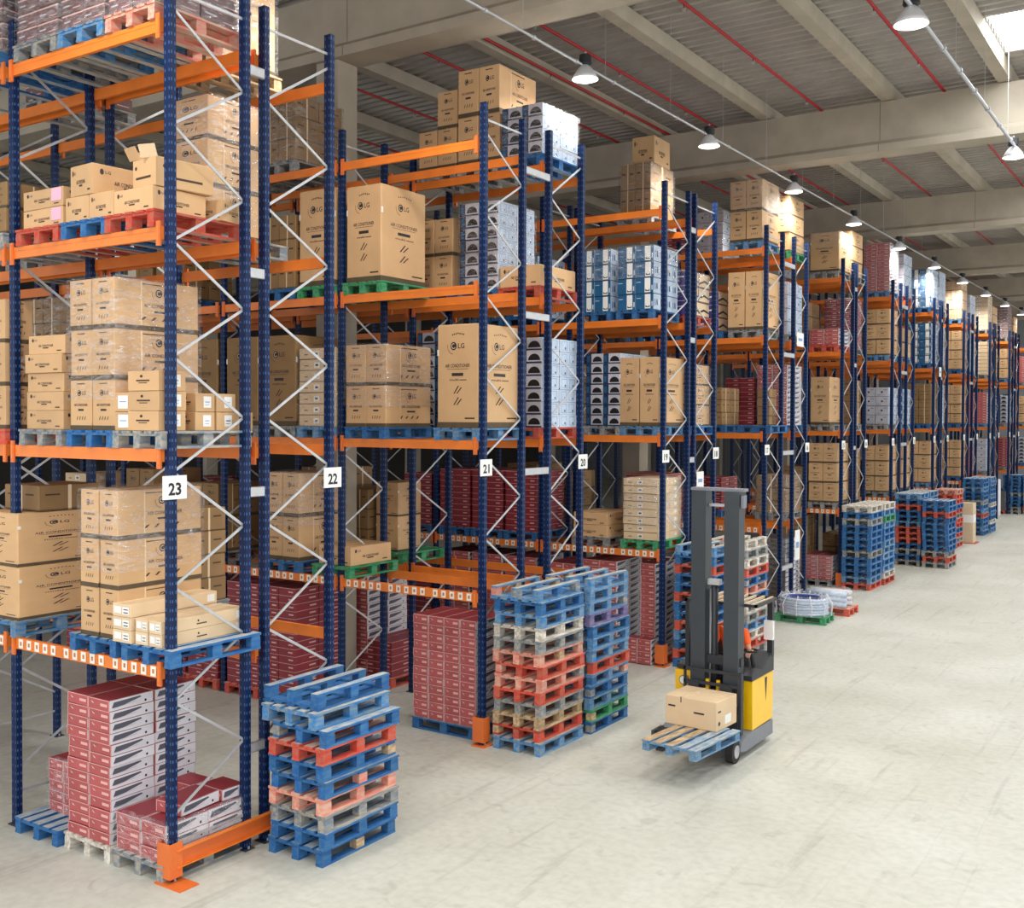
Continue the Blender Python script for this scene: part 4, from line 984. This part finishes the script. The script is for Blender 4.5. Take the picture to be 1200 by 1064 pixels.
# operator, seated behind the mast
def skin_body(name, joints, edges, m, parent=None, sub=2):
    me = bpy.data.meshes.new(name); me.from_pydata([j[0] for j in joints], edges, []); o = bpy.data.objects.new(name, me); C.objects.link(o)
    s = o.modifiers.new('skin', 'SKIN')
    for i, j in enumerate(joints):
        v = me.skin_vertices[0].data[i]; rr = j[1]; v.radius = rr if isinstance(rr, tuple) else (rr, rr); v.use_root = i == 0
    o.modifiers.new('sub', 'SUBSURF').levels = sub; o.modifiers['sub'].render_levels = sub
    me.materials.append(M[m]); dg = bpy.context.evaluated_depsgraph_get(); me2 = bpy.data.meshes.new_from_object(o.evaluated_get(dg)); bpy.data.objects.remove(o)
    me2.materials.clear(); me2.materials.append(M[m])
    o = bpy.data.objects.new(name, me2); C.objects.link(o)
    for p in me2.polygons: p.use_smooth = True
    if parent: o.parent = parent
    return o
def operator():
    r = empty('person', (-5.95, 14.88, 1.085)); k = 1.0
    body = [((0, .05, .1), (.15, .11)), ((0, .06, .3), (.14, .1)), ((0, .03, .5), (.17, .1)), ((0, .03, .6), (.08, .07)), ((.01, 0, .69), (.05, .05)), ((.02, -.02, .8), (.085, .1)), ((.02, -.02, .88), (.07, .085)),
            ((-.2, .02, .54), .055), ((-.25, -.1, .32), .045), ((-.16, -.28, .22), .034), ((-.14, -.34, .21), .026),
            ((.2, .02, .54), .055), ((.27, -.04, .32), .045), ((.3, -.06, .3), .034), ((.31, -.05, .29), .026),
            ((-.1, -.02, .07), .085), ((-.11, -.12, .05), .07), ((-.11, -.15, -.25), .05), ((.1, -.02, .07), .085), ((.11, -.12, .05), .07), ((.11, -.15, -.25), .05)]
    ed = [(0, 1), (1, 2), (2, 3), (3, 4), (4, 5), (5, 6), (2, 7), (7, 8), (8, 9), (9, 10), (2, 11), (11, 12), (12, 13), (13, 14), (0, 15), (15, 16), (16, 17), (0, 18), (18, 19), (19, 20)]
    o = skin_body('body', body, ed, 'skin', r)
    skin_body('trousers', [((0, .05, .08), (.165, .13)), ((-.1, -.02, .07), .1), ((-.11, -.13, .05), .085), ((-.11, -.15, -.2), .062), ((.1, -.02, .07), .1), ((.11, -.13, .05), .085), ((.11, -.15, -.2), .062)], [(0, 1), (1, 2), (2, 3), (0, 4), (4, 5), (5, 6)], 'cloth_dark', r)
    skin_body('orange_vest', [((0, .05, .12), (.17, .13)), ((0, .06, .3), (.16, .12)), ((0, .03, .5), (.19, .12)), ((0, .03, .57), (.1, .09)), ((-.2, .02, .54), .07), ((-.25, -.1, .33), .06), ((.2, .02, .54), .07), ((.26, -.04, .34), .06)], [(0, 1), (1, 2), (2, 3), (2, 4), (4, 5), (2, 6), (6, 7)], 'hiviz', r)
    for sx, base, dr in ((-1, Vector((-.14, -.35, .21)), Vector((.1, -1, -.25))), (1, Vector((.31, -.05, .29)), Vector((0, -1, -.3)))):
        pal = [(base, .03), (base + dr.normalized() * .07, (.036, .016))]; ed_ = [(0, 1)]
        sd = dr.normalized().cross(Vector((0, 0, 1))).normalized()
        js = [(tuple(p), rr) for p, rr in pal]
        for f, (off, ln) in enumerate(((-.03, .07), (-.01, .08), (.01, .075), (.03, .06))):
            b0 = base + dr.normalized() * .085 + sd * off; b1 = b0 + dr.normalized() * ln * .5; b2 = b1 + dr.normalized() * ln * .3 + Vector((0, 0, -ln * .5))
            i0 = len(js); js += [(tuple(b0), .009), (tuple(b1), .0085), (tuple(b2), .0075)]; ed_ += [(1, i0), (i0, i0 + 1), (i0 + 1, i0 + 2)]
        t0 = base + dr.normalized() * .03 - sd * sx * .035; t1 = t0 + dr.normalized() * .04 - sd * sx * .02; i0 = len(js); js += [(tuple(t0), .011), (tuple(t1), .009)]; ed_ += [(0, i0), (i0, i0 + 1)]
        skin_body('hand', js, ed_, 'skin', r, 1)
    h = MB(); h.lathe([(.0, .13), (.06, .12), (.092, .07), (.1, .0), (.095, -.04)], 'hair', 16, (.02, .005, .84)); h.build('hair', r, smooth=True)
    f = MB(); f.tube([(.02, -.1, .86), (.02, -.128, .81), (.02, -.11, .80)], [.008, .016, .006], 'skin', 8); f.build('nose', r, smooth=True)
    for sx in (-.035, .035):
        e = MB(); e.lathe([(0, .012), (.01, .008), (.013, 0), (.01, -.008), (0, -.012)], 'sign_black', 8, (.02 + sx, -.1, .85)); e.build('eye', r, smooth=True)
    tag(r, 'person in an orange vest seated behind the mast of the reach truck', 'person')
operator()

# ------------------------------------------------------------------ setting
b = MB(); b.box(-46, 14, -6, 78, -.2, 0, 'concrete_floor'); struct(b.build('floor'))
b = MB()      # corrugated roof decking, ribs run across the aisle
per = .3; y = -6; pts = []
while y < 78:
    pts += [(y, 12.42), (y + .1, 12.42), (y + .14, 12.52), (y + .26, 12.52)]; y += per
sky_holes = [(yy, yy + 2.3) for yy in (-1.2, 10.4, 22.0, 33.6, 45.2, 56.8, 68.4)]
def deck(x0, x1, skip):
    vs = []; fs = []
    for (py, pz) in pts: vs += [(x0, py, pz), (x1, py, pz)]
    for i in range(len(pts) - 1):
        if skip and any(h0 <= pts[i][0] < h1 for h0, h1 in sky_holes): continue
        fs.append((2 * i, 2 * i + 1, 2 * i + 3, 2 * i + 2))
    b.add(vs, fs, 'roof_sheet')
deck(-46, -3.82, False); deck(-3.82, -1.2, True); deck(-1.2, 2.4, False); deck(2.4, 5.1, True); deck(5.1, 14, False)
struct(b.build('ceiling'))
for i, (h0, h1) in enumerate(sky_holes):
    for x0, x1 in ((-3.82, -1.2), (2.4, 5.1)):
        b = MB(); b.box(x0, x1, h0 - .04, h1 + .04, 12.56, 12.6, 'daylight'); o = struct(b.build(f'window_{i * 2 + (1 if x0 < 0 else 2)}'))
GY = [2.4, 14.01, 25.62, 37.23, 48.84, 60.45, 72.06]
for i, gy in enumerate(GY):
    b = MB(); prof = [(-.32, 10.95), (.32, 10.95), (.32, 11.12), (.2, 11.22), (.2, 12.12), (-.2, 12.12), (-.2, 11.22), (-.32, 11.12)]
    b.extrude([(gy + p, z) for p, z in prof], -46, 14, 'concrete_beam', 'x')
    for jx in (-30.5, -18.55, -12.6, -6.65, -.7, 5.3): b.box(jx, jx + .01, gy - .202, gy - .2, 11.22, 12.12, 'tray'); b.box(jx, jx + .01, gy - .322, gy - .32, 10.95, 11.12, 'tray')
    struct(b.build(f'trim_{i + 1}'))
PX = [X0 - .55 + 2.93 * k if k != 2 else -4.0 for k in range(-10, 8)]
for i, px_ in enumerate(PX):
    b = MB(); b.extrude([(px_ - .13, 12.14), (px_ + .13, 12.14), (px_ + .17, 12.41), (px_ - .17, 12.41)], -6, 78, 'concrete_beam'); struct(b.build(f'trim_{i + 20}'))
ci = 40
for gy in GY[1:]:
    for cx_ in (-13.02, -30.0):
        b = MB(); b.box(cx_ - .25, cx_ + .25, gy - .25, gy + .25, 0, 10.94, 'concrete_beam'); struct(b.build(f'trim_{ci}')); ci += 1
b = MB(); b.box(-46, 14, 76, 76.3, 0, 12.4, 'wall_panel')
for k in range(60): b.box(-46 + k, -45.97 + k, 75.97, 76, 0, 12.4, 'concrete_beam')
struct(b.build('wall_back'))
b = MB(); b.box(-46.3, -46, -6, 78, 0, 12.4, 'wall_dark'); struct(b.build('wall_left'))
# sprinkler pipes
for i, px_ in enumerate((-19.3, -16.4, -13.6, -12.1, -10.8, -8.08, -5.28, -2.3)):
    r = empty('sprinkler_pipe', (px_, 0, 12.02)); b = MB(); b.tube([(0, 3, .18), (0, 75, .18)], .032, 'pipe_red', 8); b.build('pipe', r, smooth=True)
    for k in range(8):
        y_ = 9.5 + 3.4 * k + (i % 3) * .7
        b = MB(); b.tube([(0, y_, .15), (0, y_, .06)], .014, 'pipe_red', 6); b.tube([(0, y_, .08), (0, y_, .04)], .035, 'galvanised', 8); b.build('sprinkler_head', r)
    tag(r, f"red sprinkler pipe under the roof, {WORD[7 - i]} counted from the aisle side", 'pipe', 'red sprinkler pipes under the roof')
# lamp rails and high-bay lamps
def rail(x, y0, y1, rr, lab):
    r = empty('lamp_rail', (x, 0, 10.6)); b = MB(); b.tube([(0, y0, 0), (0, y1, 0)], rr, 'rail_grey', 8); b.build('tube', r, smooth=True)
    b = MB(); b.tube([(0, -.03, 0), (0, .03, 0)], rr * 1.7, 'galvanised', 8); me = b.mesh('clip'); y_ = y0 + 1
    while y_ < y1: link('clip', me, r, loc=(0, y_, 0)); y_ += 1.3
    b = MB(); b.tube([(0, 0, 0), (0, 0, 1.85)], .005, 'galvanised', 4); me = b.mesh('hanger_wire'); y_ = y0 + 2
    while y_ < min(y1, 40): link('hanger_wire', me, r, loc=(0, y_, 0)); y_ += 2.6
    tag(r, lab, 'lamp rail', 'rails carrying the high-bay lamps')
rail(-8.85, -4, 72, .022, 'thin grey rail carrying lamps above the rack ends'); rail(-3.7, -4, 72, .032, 'thicker grey rail carrying lamps over the open aisle')
def lamp(x, y, sc, lab, watts):
    r = empty('high_bay_lamp', (x + .03, y, 10.6)); r.scale = (sc,) * 3
    b = MB(); b.lathe([(0, .16), (.1, .16), (.11, .02), (.08, .0), (.0, 0)], 'lamp_cap', 16); b.build('ballast', r, smooth=False)
    b = MB(); b.lathe([(.05, .0), (.09, -.03), (.14, -.09), (.19, -.17), (.225, -.24), (.215, -.24), (.18, -.17), (.12, -.09), (.05, -.04)], 'lamp_shell', 24); b.build('reflector', r, smooth=True)
    b = MB(); b.lathe([(.215, -.235), (.16, -.255), (.0, -.265)], 'lamp_lens', 24); b.build('lens', r, smooth=True)
    b = MB(); b.tube([(0, 0, .16), (0, 0, .22)], .02, 'galvanised', 6); b.build('hook', r)
    tag(r, lab, 'lamp', 'high-bay lamps hanging from the rails')
    l = bpy.data.lights.new('lamp_light', 'SPOT'); l.energy = watts; l.spot_size = math.radians(165); l.spot_blend = .6; l.color = (1, .94, .86); l.shadow_soft_size = .25
    lo = bpy.data.objects.new('bulb', l); C.objects.link(lo); lo.parent = r; lo.location = (0, 0, -.3)
for k in range(11):
    lamp(-8.85, 15.45 + 5.2 * k - .05 * (k == 1), 1.0, f"white-lit metal high-bay lamp above the rack ends, {WORD[k]} from the near end", 520)
lamp(-3.73, 15.75, 1.1, 'large lit high-bay lamp over the open aisle near the top edge', 500); lamp(-3.76, 24.95, 1.0, 'lit high-bay lamp over the open aisle before the second girder', 500)
lamp(-3.73, 34.0, 1.0, 'lit high-bay lamp over the open aisle beyond the second girder', 500)
for k, (lx, ly) in enumerate(((-8.85, 10.25), (-8.85, 5.05), (-8.85, -.15), (-3.73, 6.5), (-3.73, -2.7))):      # added lamps out of view, put in to brighten the near racks
    lamp(lx, ly, 1.0, f"added fill lamp outside the view at the near end of a rail, {WORD[k]} counted backwards", 620)
# ------------------------------------------------------------------ light and camera
w = bpy.data.worlds.new('World'); bpy.context.scene.world = w; w.use_nodes = True
bg = w.node_tree.nodes['Background']; bg.inputs[0].default_value = (.97, .98, 1, 1); bg.inputs[1].default_value = 1.55
def area(loc, rot, sx, sy, e, col):
    l = bpy.data.lights.new('skylight_glow', 'AREA'); l.shape = 'RECTANGLE'; l.size = sx; l.size_y = sy; l.energy = e; l.color = col
    o = bpy.data.objects.new('skylight_glow', l); C.objects.link(o); o.location = loc; o.rotation_euler = rot; return o
for h0, h1 in sky_holes:
    for x in (-2.5, 3.75): area((x, (h0 + h1) / 2, 12.4), (0, 0, 0), 2.4, 2.1, 180 if x < 0 else 210, (.93, .97, 1))
cam = bpy.data.cameras.new('camera'); co = bpy.data.objects.new('camera', cam); C.objects.link(co)
yaw, pit, roll = math.radians(33.547), math.radians(1.0818), math.radians(.2347)
fw = Vector((-math.sin(yaw) * math.cos(pit), math.cos(yaw) * math.cos(pit), -math.sin(pit))); r0 = Vector((math.cos(yaw), math.sin(yaw), 0)); u0 = r0.cross(fw)
rr = r0 * math.cos(roll) + u0 * math.sin(roll); uu = -r0 * math.sin(roll) + u0 * math.cos(roll)
co.matrix_world = Matrix.Translation((0, 0, 4.75)) @ Matrix((rr, uu, -fw)).transposed().to_4x4()
cam.sensor_fit = 'HORIZONTAL'; cam.sensor_width = 36; cam.lens = 1248.43 / 1200 * 36; cam.shift_y = -18.28 / 1200; cam.clip_end = 300
sc = bpy.context.scene; sc.camera = co
sc.view_settings.view_transform = 'Standard'; sc.view_settings.look = 'None'; sc.view_settings.exposure = 0.1; sc.view_settings.gamma = 1
try: sc.cycles.use_denoising = True; sc.cycles.max_bounces = 8; sc.cycles.transparent_max_bounces = 12
except Exception: pass
print('OBJECTS', len(bpy.data.objects))
